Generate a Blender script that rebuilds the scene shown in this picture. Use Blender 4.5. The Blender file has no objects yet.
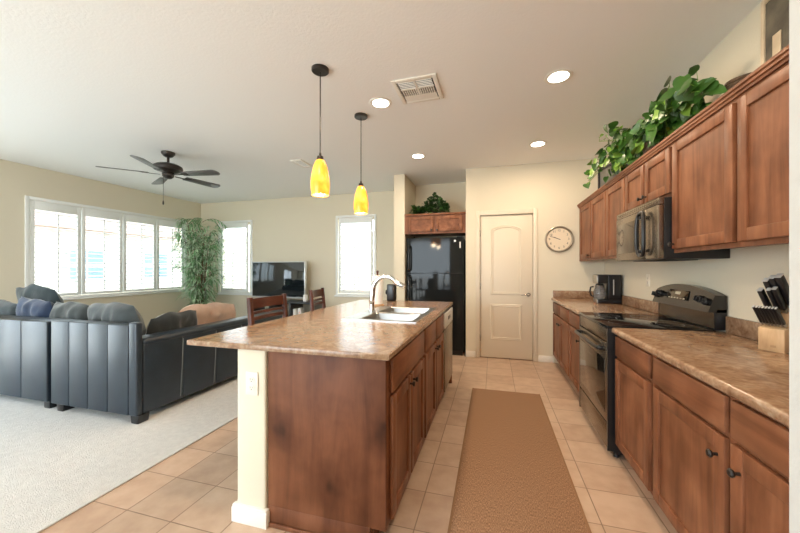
import bpy, bmesh, math, random
from mathutils import Vector, Matrix, noise

random.seed(7)
S = bpy.context.scene
COL = S.collection
PI = math.pi

# ------------------------------------------------------------------ camera
cd = bpy.data.cameras.new('camera')
cam = bpy.data.objects.new('camera', cd)
COL.objects.link(cam)
cd.sensor_width = 36.0
cd.lens = 36.0 * 330.0 / 800.0
cd.shift_y = 2.5 / 800.0
cd.clip_start = 0.02
cam.location = (0, 0, 1.27)
cam.rotation_euler = (PI / 2, 0, math.atan(93.0 / 330.0))
S.camera = cam

# ------------------------------------------------------------------ world, lights, exposure
W = bpy.data.worlds.new('daylight')
S.world = W
W.use_nodes = True
bg = W.node_tree.nodes['Background']
bg.inputs[0].default_value = (0.80, 0.92, 1.0, 1)
bg.inputs[1].default_value = 5.7

S.view_settings.view_transform = 'Standard'
S.view_settings.look = 'None'
S.view_settings.gamma = 1.0
S.view_settings.use_curve_mapping = False
S.view_settings.exposure = 0.50
S.cycles.use_denoising = True
S.cycles.max_bounces = 12
S.cycles.diffuse_bounces = 7
S.cycles.glossy_bounces = 5
S.cycles.transmission_bounces = 8
S.cycles.transparent_max_bounces = 12
S.cycles.caustics_reflective = False
S.cycles.caustics_refractive = False
S.cycles.sample_clamp_indirect = 6.0


def lamp(name, kind, loc, energy, color=(1, 1, 1), rot=(0, 0, 0), **kw):
    l = bpy.data.lights.new(name, kind)
    l.energy = energy
    l.color = color
    for k, v in kw.items():
        setattr(l, k, v)
    o = bpy.data.objects.new(name, l)
    COL.objects.link(o)
    o.location = loc
    o.rotation_euler = rot
    return o


def portal(name, loc, rot, sx, sy):
    o = lamp(name, 'AREA', loc, 1.0, rot=rot, shape='RECTANGLE', size=sx, size_y=sy)
    o.data.cycles.is_portal = True
    return o


portal('portal_left', (-6.40, 4.24, 1.52), (0, -PI / 2, 0), 1.5, 2.6)
portal('portal_back', (-5.31, 6.0, 1.5), (-PI / 2, 0, 0), 0.9, 1.6)
portal('portal_back', (-2.53, 6.0, 1.5), (-PI / 2, 0, 0), 0.9, 1.6)
portal('portal_left_patio', (-6.42, 0.55, 1.1), (0, -PI / 2, 0), 2.3, 2.0)
portal('portal_rear', (-3.2, -3.15, 1.2), (PI / 2, 0, 0), 4.2, 2.4)
lamp('patio_fill', 'AREA', (-6.26, 0.55, 1.1), 20.0, (0.74, 0.88, 1.0), rot=(0, -PI / 2, 0), shape='RECTANGLE', size=2.1, size_y=1.8)  # fill lamp added inside the patio opening to brighten the living room
lamp('rear_fill', 'AREA', (-3.2, -3.02, 1.25), 45.0, (0.80, 0.91, 1.0), rot=(PI / 2, 0, 0), shape='RECTANGLE', size=4.0, size_y=2.2)  # added fill lamp in the rear opening, strengthens the light from behind
sun = lamp('sun', 'SUN', (-8, -6, 9), 2.0, (1.0, 0.96, 0.88), angle=0.02)
sun.rotation_euler = Vector((0.45, 0.75, -1.0)).to_track_quat('-Z', 'Y').to_euler()

WARM = (1.0, 0.79, 0.56)
REC = [(0.475, 2.72), (-0.945, 2.73), (-0.925, 4.14), (0.50, 4.12)]
for x_, y_ in REC:
    lamp('recessed_lamp', 'AREA', (x_, y_, 2.695), 9.0, WARM, shape='DISK', size=0.14)
for x_, y_ in ((0.45, 1.2), (-0.95, 1.2)):       # unseen downlights added in the same rows, past the frame's top edge
    lamp('recessed_lamp', 'AREA', (x_, y_, 2.70), 9.0, WARM, shape='DISK', size=0.14)


# ------------------------------------------------------------------ materials
def new_mat(name):
    m = bpy.data.materials.new(name)
    m.use_nodes = True
    nt = m.node_tree
    return m, nt, nt.nodes['Principled BSDF']


def N(nt, t, **kw):
    n = nt.nodes.new(t)
    for k, v in kw.items():
        setattr(n, k, v)
    return n


def L(nt, a, b):
    nt.links.new(a, b)


def coords(nt, space='Object', scale=(1, 1, 1), rnd=False):
    tc = N(nt, 'ShaderNodeTexCoord')
    mp = N(nt, 'ShaderNodeMapping')
    mp.inputs['Scale'].default_value = scale
    L(nt, tc.outputs[space], mp.inputs[0])
    if rnd:
        oi = N(nt, 'ShaderNodeObjectInfo')
        mu = N(nt, 'ShaderNodeMath', operation='MULTIPLY')
        mu.inputs[1].default_value = 37.0
        L(nt, oi.outputs['Random'], mu.inputs[0])
        L(nt, mu.outputs[0], mp.inputs['Location'])
    return mp.outputs[0]


def ramp(nt, stops):
    r = N(nt, 'ShaderNodeValToRGB')
    e = r.color_ramp.elements
    while len(e) < len(stops):
        e.new(0.5)
    for k, (p, c) in enumerate(stops):
        e[k].position = p
        e[k].color = (*c, 1)
    return r


def mat(name, col, rough=0.5, metal=0.0, bump=0.0, bscale=60.0, var=0.0, vscale=6.0, coat=0.0, sheen=0.0, emit=None, es=0.0, spec=0.5):
    m, nt, b = new_mat(name)
    b.inputs['Base Color'].default_value = (*col, 1)
    b.inputs['Roughness'].default_value = rough
    b.inputs['Metallic'].default_value = metal
    b.inputs['Coat Weight'].default_value = coat
    b.inputs['Sheen Weight'].default_value = sheen
    b.inputs['Specular IOR Level'].default_value = spec
    v = coords(nt)
    if var > 0:
        n = N(nt, 'ShaderNodeTexNoise')
        n.inputs['Scale'].default_value = vscale
        n.inputs['Detail'].default_value = 5
        L(nt, v, n.inputs['Vector'])
        r = ramp(nt, [(0.3, [c * (1 - var) for c in col]), (0.7, [min(1, c * (1 + var)) for c in col])])
        L(nt, n.outputs[0], r.inputs[0])
        L(nt, r.outputs[0], b.inputs['Base Color'])
    if bump > 0:
        n2 = N(nt, 'ShaderNodeTexNoise')
        n2.inputs['Scale'].default_value = bscale
        n2.inputs['Detail'].default_value = 4
        L(nt, v, n2.inputs['Vector'])
        bp = N(nt, 'ShaderNodeBump')
        bp.inputs['Strength'].default_value = bump
        bp.inputs['Distance'].default_value = 0.01
        L(nt, n2.outputs[0], bp.inputs['Height'])
        L(nt, bp.outputs[0], b.inputs['Normal'])
    if emit:
        b.inputs['Emission Color'].default_value = (*emit, 1)
        b.inputs['Emission Strength'].default_value = es
    return m


def wood(name, dark, mid, light, scale, rough=0.42, knots=False):
    m, nt, b = new_mat(name)
    v = coords(nt, scale=scale, rnd=True)
    n = N(nt, 'ShaderNodeTexNoise')
    n.inputs['Scale'].default_value = 1.0
    n.inputs['Detail'].default_value = 6
    n.inputs['Roughness'].default_value = 0.6
    n.inputs['Distortion'].default_value = 0.6
    L(nt, v, n.inputs['Vector'])
    r = ramp(nt, [(0.25, dark), (0.5, mid), (0.78, light)])
    L(nt, n.outputs[0], r.inputs[0])
    v2 = coords(nt, rnd=True)
    n2 = N(nt, 'ShaderNodeTexNoise')
    n2.inputs['Scale'].default_value = 5.0
    n2.inputs['Detail'].default_value = 3
    L(nt, v2, n2.inputs['Vector'])
    r2 = ramp(nt, [(0.34, (0.70, 0.66, 0.63)), (0.62, (1.05, 1.05, 1.05))])
    L(nt, n2.outputs[0], r2.inputs[0])
    mx = N(nt, 'ShaderNodeMix', data_type='RGBA', blend_type='MULTIPLY')
    mx.inputs[0].default_value = 1.0
    L(nt, r.outputs[0], mx.inputs[6])
    L(nt, r2.outputs[0], mx.inputs[7])
    out = mx.outputs[2]
    if knots:
        vo = N(nt, 'ShaderNodeTexVoronoi', voronoi_dimensions='2D')
        vo.inputs['Scale'].default_value = 3.0
        vo.inputs['Randomness'].default_value = 1.0
        v3 = coords(nt, scale=(1.0, 1.0, 0.7))
        wv = N(nt, 'ShaderNodeTexNoise')
        wv.inputs['Scale'].default_value = 9
        L(nt, v3, wv.inputs['Vector'])
        ad = N(nt, 'ShaderNodeMixRGB')
        ad.inputs[0].default_value = 0.10
        L(nt, v3, ad.inputs[1])
        L(nt, wv.outputs[1], ad.inputs[2])
        sp = N(nt, 'ShaderNodeSeparateXYZ')
        L(nt, ad.outputs[0], sp.inputs[0])
        cx = N(nt, 'ShaderNodeCombineXYZ')
        L(nt, sp.outputs[0], cx.inputs[0])
        L(nt, sp.outputs[2], cx.inputs[1])
        L(nt, cx.outputs[0], vo.inputs['Vector'])
        r3 = ramp(nt, [(0.03, (0.22, 0.18, 0.16)), (0.10, (0.60, 0.56, 0.53)), (0.26, (1, 1, 1))])
        L(nt, vo.outputs[0], r3.inputs[0])
        mk = N(nt, 'ShaderNodeMix', data_type='RGBA', blend_type='MULTIPLY')
        mk.inputs[0].default_value = 0.8
        L(nt, out, mk.inputs[6])
        L(nt, r3.outputs[0], mk.inputs[7])
        out = mk.outputs[2]
    L(nt, out, b.inputs['Base Color'])
    b.inputs['Specular IOR Level'].default_value = 0.22
    b.inputs['Roughness'].default_value = rough
    return m


def leafmat(name, col, rough, var, vscale):
    m = mat(name, col, rough, var=var, vscale=vscale)
    nt = m.node_tree
    b = nt.nodes['Principled BSDF']
    tl = N(nt, 'ShaderNodeBsdfTranslucent')
    if b.inputs['Base Color'].links:
        L(nt, b.inputs['Base Color'].links[0].from_socket, tl.inputs[0])
    mx = N(nt, 'ShaderNodeMixShader')
    mx.inputs[0].default_value = 0.4
    L(nt, b.outputs[0], mx.inputs[1])
    L(nt, tl.outputs[0], mx.inputs[2])
    L(nt, mx.outputs[0], nt.nodes['Material Output'].inputs[0])
    return m


WD, WM, WL = (0.122, 0.045, 0.020), (0.225, 0.088, 0.042), (0.325, 0.142, 0.071)
M = {}
M['wood_v'] = wood('cabinet_wood_upright', WD, WM, WL, (14, 14, 1.4))
M['wood_h'] = wood('cabinet_wood_level', WD, WM, WL, (14, 1.4, 14))
M['wood_hx'] = wood('cabinet_wood_level_x', WD, WM, WL, (1.4, 14, 14))
M['wood_knot'] = wood('cabinet_wood_knotty', (0.085, 0.029, 0.012), (0.155, 0.056, 0.025), (0.215, 0.085, 0.040), (10, 10, 1.1), 0.5, knots=True)
M['wood_cherry'] = wood('stool_wood', (0.034, 0.011, 0.007), (0.070, 0.023, 0.013), (0.11, 0.038, 0.022), (10, 3, 10), 0.3)
M['wood_pale'] = wood('pale_beech', (0.50, 0.31, 0.16), (0.62, 0.42, 0.24), (0.70, 0.50, 0.30), (20, 20, 3), 0.45)
M['wall'] = mat('wall_paint', (0.70, 0.635, 0.50), 0.85, bump=0.12, bscale=90)
M['ceiling'] = mat('ceiling_paint', (0.86, 0.86, 0.84), 0.9, bump=0.14, bscale=60)
M['white'] = mat('white_trim', (0.80, 0.77, 0.70), 0.4)
M['shutter'] = mat('shutter_white', (0.83, 0.84, 0.82), 0.45)
M['door'] = mat('door_paint', (0.70, 0.62, 0.495), 0.45)
M['black'] = mat('black_plastic', (0.012, 0.012, 0.013), 0.28)
M['black_gloss'] = mat('black_gloss', (0.010, 0.011, 0.012), 0.07, spec=0.35)
M['panel_black'] = mat('panel_black', (0.014, 0.012, 0.010), 0.12, spec=0.5)
M['matte_black'] = mat('matte_black', (0.02, 0.02, 0.02), 0.6)
M['fridge'] = mat('fridge_black', (0.012, 0.014, 0.015), 0.07, spec=0.22)
M['mirror_front'] = mat('dark_stainless', (0.26, 0.215, 0.165), 0.27, metal=0.9)
M['glass_dark'] = mat('oven_glass', (0.10, 0.083, 0.064), 0.07, metal=0.9)
M['steel'] = mat('steel', (0.46, 0.45, 0.43), 0.30, metal=1.0)
M['chrome'] = mat('chrome', (0.82, 0.83, 0.84), 0.10, metal=1.0)
M['nickel'] = mat('nickel', (0.50, 0.48, 0.45), 0.25, metal=1.0)
M['bronze'] = mat('dark_bronze', (0.035, 0.028, 0.024), 0.35, metal=0.4)
M['blade'] = mat('fan_blade', (0.10, 0.095, 0.09), 0.35)
M['leather'] = mat('leather', (0.018, 0.027, 0.038), 0.33, bump=0.12, bscale=120, var=0.15, vscale=9)
M['seam'] = mat('seam_thread', (0.16, 0.17, 0.17), 0.6)
M['carpet'] = mat('carpet_pile', (0.66, 0.65, 0.63), 0.98, bump=0.9, bscale=170, var=0.07, vscale=26, sheen=0.2)
M['plastic'] = mat('ivory_plastic', (0.80, 0.74, 0.62), 0.4)
M['paper'] = mat('paper', (0.90, 0.89, 0.86), 0.9, bump=0.2, bscale=80)
M['silver'] = mat('silver_plastic', (0.62, 0.63, 0.62), 0.3, metal=0.3)
M['screen'] = mat('tv_screen', (0.012, 0.016, 0.018), 0.07, coat=0.3)
M['stand'] = mat('stand_charcoal', (0.035, 0.04, 0.043), 0.3)
M['lamp_on'] = mat('lamp_lens', (1, 1, 1), 0.5, emit=(1.0, 0.93, 0.82), es=9.0)
M['clock_face'] = mat('clock_face', (0.78, 0.66, 0.50), 0.6)
M['ink'] = mat('dark_ink', (0.05, 0.04, 0.035), 0.6)
M['clock_rim'] = mat('clock_rim', (0.33, 0.29, 0.23), 0.3, metal=0.6)
M['leaf_tree'] = leafmat('bamboo_leaf', (0.20, 0.37, 0.18), 0.45, var=0.5, vscale=5)
M['leaf_tree_pale'] = leafmat('bamboo_leaf_pale', (0.58, 0.70, 0.52), 0.5, var=0.3, vscale=5)
M['stem'] = mat('stem_brown', (0.16, 0.11, 0.06), 0.7)
M['leaf'] = mat('pothos_leaf', (0.038, 0.115, 0.014), 0.35, var=0.5, vscale=4)
M['leaf_pale'] = mat('pothos_leaf_pale', (0.20, 0.36, 0.045), 0.4, var=0.3, vscale=5)
M['leaf_dark'] = mat('ivy_leaf_dark', (0.022, 0.075, 0.014), 0.5, var=0.6, vscale=14)
M['basket'] = mat('basket', (0.11, 0.065, 0.035), 0.8, bump=0.8, bscale=90)
M['pot'] = mat('pot_brown', (0.10, 0.06, 0.04), 0.5)
M['stucco'] = mat('stucco', (0.74, 0.66, 0.58), 0.9)
M['roof'] = mat('roof_tile', (0.42, 0.30, 0.25), 0.8, bump=0.5, bscale=8)
M['ground'] = mat('gravel', (0.72, 0.66, 0.58), 0.95, var=0.15, vscale=3)
M['fence'] = mat('fence_block', (0.80, 0.76, 0.70), 0.9, var=0.08, vscale=4)
M['shrub'] = mat('shrub', (0.20, 0.30, 0.14), 0.8, var=0.4, vscale=8)
M['pane'] = mat('house_pane', (0.20, 0.30, 0.38), 0.15)
M['artwork'] = mat('artwork_dark', (0.10, 0.085, 0.06), 0.7, var=0.7, vscale=7)
M['cream'] = mat('cream_wood', (0.62, 0.50, 0.34), 0.7, var=0.15, vscale=12)
M['grey_art'] = mat('grey_art', (0.13, 0.125, 0.11), 0.5, var=0.4, vscale=6)


def glass_mat(name='window_glass', tint=(0.74, 0.76, 0.76)):
    m, nt, b = new_mat(name)
    b.inputs['Base Color'].default_value = (1, 1, 1, 1)
    b.inputs['Roughness'].default_value = 0.0
    tr = N(nt, 'ShaderNodeBsdfTransparent')
    tr.inputs[0].default_value = (*tint, 1)
    gl = N(nt, 'ShaderNodeBsdfGlossy')
    gl.inputs['Roughness'].default_value = 0.02
    mx = N(nt, 'ShaderNodeMixShader')
    mx.inputs[0].default_value = 0.06
    L(nt, tr.outputs[0], mx.inputs[1])
    L(nt, gl.outputs[0], mx.inputs[2])
    L(nt, mx.outputs[0], nt.nodes['Material Output'].inputs[0])
    return m


M['glass'] = glass_mat()
M['patio_glass'] = glass_mat('patio_glass', (0.96, 0.97, 0.97))


def carafe_mat():
    m, nt, b = new_mat('carafe_glass')
    b.inputs['Base Color'].default_value = (0.30, 0.30, 0.30, 1)
    b.inputs['Roughness'].default_value = 0.05
    b.inputs['Transmission Weight'].default_value = 0.6
    return m


M['carafe'] = carafe_mat()


def shade_mat():
    m, nt, b = new_mat('amber_art_glass')
    v = coords(nt)
    n = N(nt, 'ShaderNodeTexNoise')
    n.inputs['Scale'].default_value = 11
    n.inputs['Detail'].default_value = 2
    n.inputs['Distortion'].default_value = 0.4
    L(nt, v, n.inputs['Vector'])
    r = ramp(nt, [(0.30, (0.90, 0.27, 0.02)), (0.5, (0.98, 0.40, 0.04)), (0.70, (1.0, 0.52, 0.08))])
    L(nt, n.outputs[0], r.inputs[0])
    L(nt, r.outputs[0], b.inputs['Base Color'])
    L(nt, r.outputs[0], b.inputs['Emission Color'])
    b.inputs['Emission Strength'].default_value = 0.9
    b.inputs['Roughness'].default_value = 0.25
    return m


M['amber'] = shade_mat()


def counter_mat():
    m, nt, b = new_mat('laminate_counter')
    v = coords(nt, scale=(1, 1, 1))
    n = N(nt, 'ShaderNodeTexNoise')
    n.inputs['Scale'].default_value = 11
    n.inputs['Detail'].default_value = 8
    n.inputs['Roughness'].default_value = 0.65
    n.inputs['Distortion'].default_value = 1.6
    L(nt, v, n.inputs['Vector'])
    r = ramp(nt, [(0.30, (0.20, 0.105, 0.056)), (0.46, (0.30, 0.177, 0.104)), (0.58, (0.365, 0.240, 0.150)), (0.74, (0.415, 0.310, 0.215))])
    L(nt, n.outputs[0], r.inputs[0])
    n2 = N(nt, 'ShaderNodeTexNoise')
    n2.inputs['Scale'].default_value = 60
    n2.inputs['Detail'].default_value = 3
    L(nt, v, n2.inputs['Vector'])
    r2 = ramp(nt, [(0.35, (0.80, 0.78, 0.76)), (0.6, (1, 1, 1))])
    L(nt, n2.outputs[0], r2.inputs[0])
    mx = N(nt, 'ShaderNodeMix', data_type='RGBA', blend_type='MULTIPLY')
    mx.inputs[0].default_value = 1.0
    L(nt, r.outputs[0], mx.inputs[6])
    L(nt, r2.outputs[0], mx.inputs[7])
    L(nt, mx.outputs[2], b.inputs['Base Color'])
    b.inputs['Roughness'].default_value = 0.16
    bp = N(nt, 'ShaderNodeBump')
    bp.inputs['Strength'].default_value = 0.06
    bp.inputs['Distance'].default_value = 0.01
    L(nt, n2.outputs[0], bp.inputs['Height'])
    L(nt, bp.outputs[0], b.inputs['Normal'])
    return m


M['counter'] = counter_mat()


def tile_mat():
    m, nt, b = new_mat('floor_tile')
    g = N(nt, 'ShaderNodeNewGeometry')
    sx = N(nt, 'ShaderNodeSeparateXYZ')
    L(nt, g.outputs['Position'], sx.inputs[0])
    cells, edges = [], []
    for out, off, pitch in ((sx.outputs[0], -0.37, 0.297), (sx.outputs[1], 1.283, 0.283)):
        a = N(nt, 'ShaderNodeMath', operation='SUBTRACT')
        a.inputs[1].default_value = off
        L(nt, out, a.inputs[0])
        d = N(nt, 'ShaderNodeMath', operation='DIVIDE')
        d.inputs[1].default_value = pitch
        L(nt, a.outputs[0], d.inputs[0])
        fl = N(nt, 'ShaderNodeMath', operation='FLOOR')
        L(nt, d.outputs[0], fl.inputs[0])
        cells.append(fl.outputs[0])
        pp = N(nt, 'ShaderNodeMath', operation='PINGPONG')
        pp.inputs[1].default_value = 0.5
        L(nt, d.outputs[0], pp.inputs[0])
        edges.append(pp.outputs[0])
    mn = N(nt, 'ShaderNodeMath', operation='MINIMUM')
    L(nt, edges[0], mn.inputs[0])
    L(nt, edges[1], mn.inputs[1])
    gr = N(nt, 'ShaderNodeMapRange')
    gr.inputs['From Min'].default_value = 0.006
    gr.inputs['From Max'].default_value = 0.012
    L(nt, mn.outputs[0], gr.inputs[0])
    cb = N(nt, 'ShaderNodeCombineXYZ')
    L(nt, cells[0], cb.inputs[0])
    L(nt, cells[1], cb.inputs[1])
    wn = N(nt, 'ShaderNodeTexWhiteNoise', noise_dimensions='2D')
    L(nt, cb.outputs[0], wn.inputs['Vector'])
    n = N(nt, 'ShaderNodeTexNoise')
    n.inputs['Scale'].default_value = 9
    n.inputs['Detail'].default_value = 6
    L(nt, g.outputs['Position'], n.inputs['Vector'])
    ad = N(nt, 'ShaderNodeMath', operation='MULTIPLY_ADD')
    ad.inputs[1].default_value = 0.30
    L(nt, wn.outputs[0], ad.inputs[0])
    L(nt, n.outputs[0], ad.inputs[2])
    r = ramp(nt, [(0.40, (0.445, 0.300, 0.210)), (0.62, (0.515, 0.360, 0.257)), (0.88, (0.58, 0.425, 0.312))])
    L(nt, ad.outputs[0], r.inputs[0])
    mx = N(nt, 'ShaderNodeMix', data_type='RGBA')
    mx.inputs[6].default_value = (0.24, 0.155, 0.10, 1)
    L(nt, gr.outputs[0], mx.inputs[0])
    L(nt, r.outputs[0], mx.inputs[7])
    L(nt, mx.outputs[2], b.inputs['Base Color'])
    b.inputs['Roughness'].default_value = 0.34
    bp = N(nt, 'ShaderNodeBump')
    bp.inputs['Strength'].default_value = 0.35
    bp.inputs['Distance'].default_value = 0.004
    L(nt, gr.outputs[0], bp.inputs['Height'])
    L(nt, bp.outputs[0], b.inputs['Normal'])
    return m


M['tile'] = tile_mat()


def rug_mat():
    m, nt, b = new_mat('woven_runner')
    v = coords(nt, scale=(330, 75, 1))
    n = N(nt, 'ShaderNodeTexNoise')
    n.inputs['Scale'].default_value = 1.0
    n.inputs['Detail'].default_value = 3
    L(nt, v, n.inputs['Vector'])
    r = ramp(nt, [(0.33, (0.16, 0.080, 0.038)), (0.5, (0.29, 0.158, 0.085)), (0.67, (0.42, 0.255, 0.15))])
    L(nt, n.outputs[0], r.inputs[0])
    L(nt, r.outputs[0], b.inputs['Base Color'])
    b.inputs['Roughness'].default_value = 0.95
    bp = N(nt, 'ShaderNodeBump')
    bp.inputs['Strength'].default_value = 0.5
    bp.inputs['Distance'].default_value = 0.004
    L(nt, n.outputs[0], bp.inputs['Height'])
    L(nt, bp.outputs[0], b.inputs['Normal'])
    return m


M['rug'] = rug_mat()


def cloth(name, c, crush=0.35):
    return mat(name, c, 0.85, bump=0.5, bscale=14, var=crush, vscale=7, sheen=0.5)


M['teal'] = cloth('teal_velvet', (0.016, 0.032, 0.038))
M['greyc'] = cloth('grey_velvet', (0.042, 0.054, 0.058))
M['navy'] = cloth('navy_velvet', (0.013, 0.032, 0.080))
M['olive'] = cloth('slate_velvet', (0.036, 0.046, 0.046))
M['blackc'] = cloth('black_fabric', (0.014, 0.018, 0.019), 0.15)
M['tan'] = cloth('tan_fabric', (0.50, 0.345, 0.26), 0.1)


# ------------------------------------------------------------------ mesh helpers
class MB:
    def __init__(self):
        self.bm = bmesh.new()

    def box(self, x0, x1, y0, y1, z0, z1, bev=0.0, seg=2, rot=None, piv=None):
        b = bmesh.new()
        bmesh.ops.create_cube(b, size=1.0)
        for v in b.verts:
            v.co = Vector(((x0 + x1) / 2 + v.co.x * (x1 - x0), (y0 + y1) / 2 + v.co.y * (y1 - y0), (z0 + z1) / 2 + v.co.z * (z1 - z0)))
        if bev > 0:
            bev = min(bev, 0.49 * min(abs(x1 - x0), abs(y1 - y0), abs(z1 - z0)))
            bmesh.ops.bevel(b, geom=b.edges[:], offset=bev, segments=seg, affect='EDGES', profile=0.5)
        if rot is not None:
            p = Vector(piv) if piv else Vector(((x0 + x1) / 2, (y0 + y1) / 2, (z0 + z1) / 2))
            bmesh.ops.transform(b, matrix=Matrix.Translation(p) @ rot @ Matrix.Translation(-p), verts=b.verts[:])
        return self.join(b)

    def join(self, b):
        me = bpy.data.meshes.new('tmp')
        b.to_mesh(me)
        b.free()
        self.bm.from_mesh(me)
        bpy.data.meshes.remove(me)
        return self

    def tube(self, pts, r, n=12, caps=True):
        pts = [Vector(p) for p in pts]
        rs = r if isinstance(r, (list, tuple)) else [r] * len(pts)
        b = self.bm
        rings = []
        up = None
        for i, p in enumerate(pts):
            d = (pts[min(i + 1, len(pts) - 1)] - pts[max(i - 1, 0)]).normalized()
            if up is None:
                a = Vector((0, 0, 1)) if abs(d.z) < 0.9 else Vector((1, 0, 0))
                up = (a - d * a.dot(d)).normalized()
            else:
                up = (up - d * up.dot(d)).normalized()
            s = d.cross(up)
            rings.append([b.verts.new(p + (up * math.cos(2 * PI * k / n) + s * math.sin(2 * PI * k / n)) * rs[i]) for k in range(n)])
        for i in range(len(rings) - 1):
            for k in range(n):
                b.faces.new((rings[i][k], rings[i + 1][k], rings[i + 1][(k + 1) % n], rings[i][(k + 1) % n]))
        if caps:
            b.faces.new(rings[0])
            b.faces.new(rings[-1][::-1])
        return self

    def lathe(self, prof, c=(0, 0, 0), n=32, axis='z', closed=False):
        """prof: list of (radius, height) along the axis."""
        b = self.bm
        c = Vector(c)
        rings = []

        def P(r, h, a):
            u, w = r * math.cos(a), r * math.sin(a)
            return c + {'z': Vector((u, w, h)), 'y': Vector((u, h, w)), 'x': Vector((h, u, w))}[axis]
        for r, h in prof:
            if r < 1e-6:
                rings.append([b.verts.new(P(0, h, 0))])
            else:
                rings.append([b.verts.new(P(r, h, 2 * PI * k / n)) for k in range(n)])
        pairs = list(zip(rings[:-1], rings[1:]))
        if closed:
            pairs.append((rings[-1], rings[0]))
        for A, B in pairs:
            for k in range(n):
                k2 = (k + 1) % n
                if len(A) == 1 and len(B) == 1:
                    continue
                if len(A) == 1:
                    b.faces.new((A[0], B[k], B[k2]))
                elif len(B) == 1:
                    b.faces.new((A[k], B[0], A[k2]))
                else:
                    b.faces.new((A[k], B[k], B[k2], A[k2]))
        return self

    def prism(self, poly, axis, a0, a1, bev=0.0):
        """poly: 2D outline in the two other axes (in xyz order)."""
        b = bmesh.new()

        def P(u, w, h):
            return {'z': (u, w, h), 'y': (u, h, w), 'x': (h, u, w)}[axis]
        A = [b.verts.new(P(u, w, a0)) for u, w in poly]
        B = [b.verts.new(P(u, w, a1)) for u, w in poly]
        n = len(poly)
        b.faces.new(A)
        b.faces.new(B[::-1])
        for k in range(n):
            b.faces.new((A[k], B[k], B[(k + 1) % n], A[(k + 1) % n]))
        bmesh.ops.recalc_face_normals(b, faces=b.faces[:])
        if bev > 0:
            bmesh.ops.bevel(b, geom=b.edges[:], offset=bev, segments=2, affect='EDGES', profile=0.5)
        return self.join(b)

    def face(self, pts):
        self.bm.faces.new([self.bm.verts.new(p) for p in pts])
        return self

    def xf(self, m):
        bmesh.ops.transform(self.bm, matrix=m, verts=self.bm.verts[:])
        return self

    def build(self, name, m, parent=None, smooth=True, loc=None, recalc=True):
        if recalc:
            bmesh.ops.recalc_face_normals(self.bm, faces=self.bm.faces[:])
        me = bpy.data.meshes.new(name)
        self.bm.to_mesh(me)
        self.bm.free()
        mats = m if isinstance(m, (list, tuple)) else [m]
        for q in mats:
            me.materials.append(q)
        o = bpy.data.objects.new(name, me)
        COL.objects.link(o)
        if smooth:
            for p in me.polygons:
                p.use_smooth = True
            me.set_sharp_from_angle(angle=math.radians(38))
        if parent:
            o.parent = parent
        if loc:
            o.location = loc
        return o


def tag(o, label, cat, group=None):
    o['label'] = label
    o['category'] = cat
    if group:
        o['group'] = group
    return o


def thing(name, label, cat, loc=(0, 0, 0), rz=0.0, group=None):
    o = bpy.data.objects.new(name, None)
    o.empty_display_size = 0.1
    COL.objects.link(o)
    o.location = loc
    o.rotation_euler = (0, 0, rz)
    return tag(o, label, cat, group)


def struct(o):
    o['kind'] = 'structure'
    return o


def part_label(o, label):
    o['label'] = label
    return o


def copy_tree(o, parent=None):
    c = o.copy()
    COL.objects.link(c)
    c.parent = parent
    for ch in o.children:
        copy_tree(ch, c)
    return c


# ------------------------------------------------------------------ the room
CZ = 2.72


def wall(name, boxes, m=None):
    b = MB()
    for q in boxes:
        b.box(*q)
    return struct(b.build(name, m or M['wall'], smooth=False))


fl = MB().box(-6.37, 1.52, -3.12, 5.98, -0.06, 0.0)
struct(fl.build('floor', M['tile'], smooth=False))
cp = MB().box(-6.25, -2.10, -3.0, 5.86, 0.0005, 0.010, 0.004)
cpo = struct(cp.build('floor_carpet', M['carpet']))
struct(MB().box(-6.37, 1.52, -3.12, 5.98, CZ, CZ + 0.1).build('ceiling', M['ceiling'], smooth=False))

wall('wall_left', [(-6.37, -6.25, -3.12, -0.4, 0, CZ), (-6.37, -6.25, -0.4, 1.5, 2.2, CZ), (-6.37, -6.25, 1.5, 3.03, 0, CZ), (-6.37, -6.25, 5.46, 5.98, 0, CZ),
                   (-6.37, -6.25, 3.03, 5.46, 0, 0.86), (-6.37, -6.25, 3.03, 5.46, 2.20, CZ)])
wall('wall_back', [(-6.25, -5.71, 5.86, 5.98, 0, CZ), (-5.71, -4.95, 5.86, 5.98, 0, 0.79), (-5.71, -4.95, 5.86, 5.98, 2.22, CZ),
                   (-4.95, -2.91, 5.86, 5.98, 0, CZ), (-2.91, -2.16, 5.86, 5.98, 0, 0.79), (-2.91, -2.16, 5.86, 5.98, 2.22, CZ),
                   (-2.16, 1.52, 5.86, 5.98, 0, CZ)])
wall('wall_right', [(1.40, 1.52, -3.12, 5.86, 0, CZ)])
wall('wall_near_right', [(0.541, 1.3995, 0.68, 0.803, 0, CZ)], mat('dimmed_wall_paint', (0.56, 0.56, 0.54), 0.85, bump=0.1, bscale=90))  # same wall paint, greyed to hold down the daylight on this stub
wall('wall_rear', [(-6.25, -5.3, -3.12, -3.0, 0, CZ), (-5.3, -1.1, -3.12, -3.0, 2.4, CZ), (-1.1, 1.40, -3.12, -3.0, 0, CZ)])  # wide bare opening added so daylight enters behind the camera
wall('wall_pantry', [(-0.38, -0.19, 4.87, 4.99, 0, CZ), (0.54, 1.3995, 4.87, 4.99, 0, CZ), (-0.19, 0.54, 4.87, 4.99, 2.04, CZ)])
wall('wall_alcove_left', [(-1.47, -1.30, 4.87, 5.858, 0, CZ)])
wall('wall_alcove_right', [(-0.38, -0.26, 4.991, 5.858, 0, CZ)])
wall('wall_alcove_back', [(-1.2995, -0.3805, 5.60, 5.70, 0, CZ)])

# half wall under the island
bz = MB().box(-1.25, -1.08, 1.385, 3.70, 0, 0.8715, 0.012, 3)
hw = struct(bz.build('wall_half', M['wall']))


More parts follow.
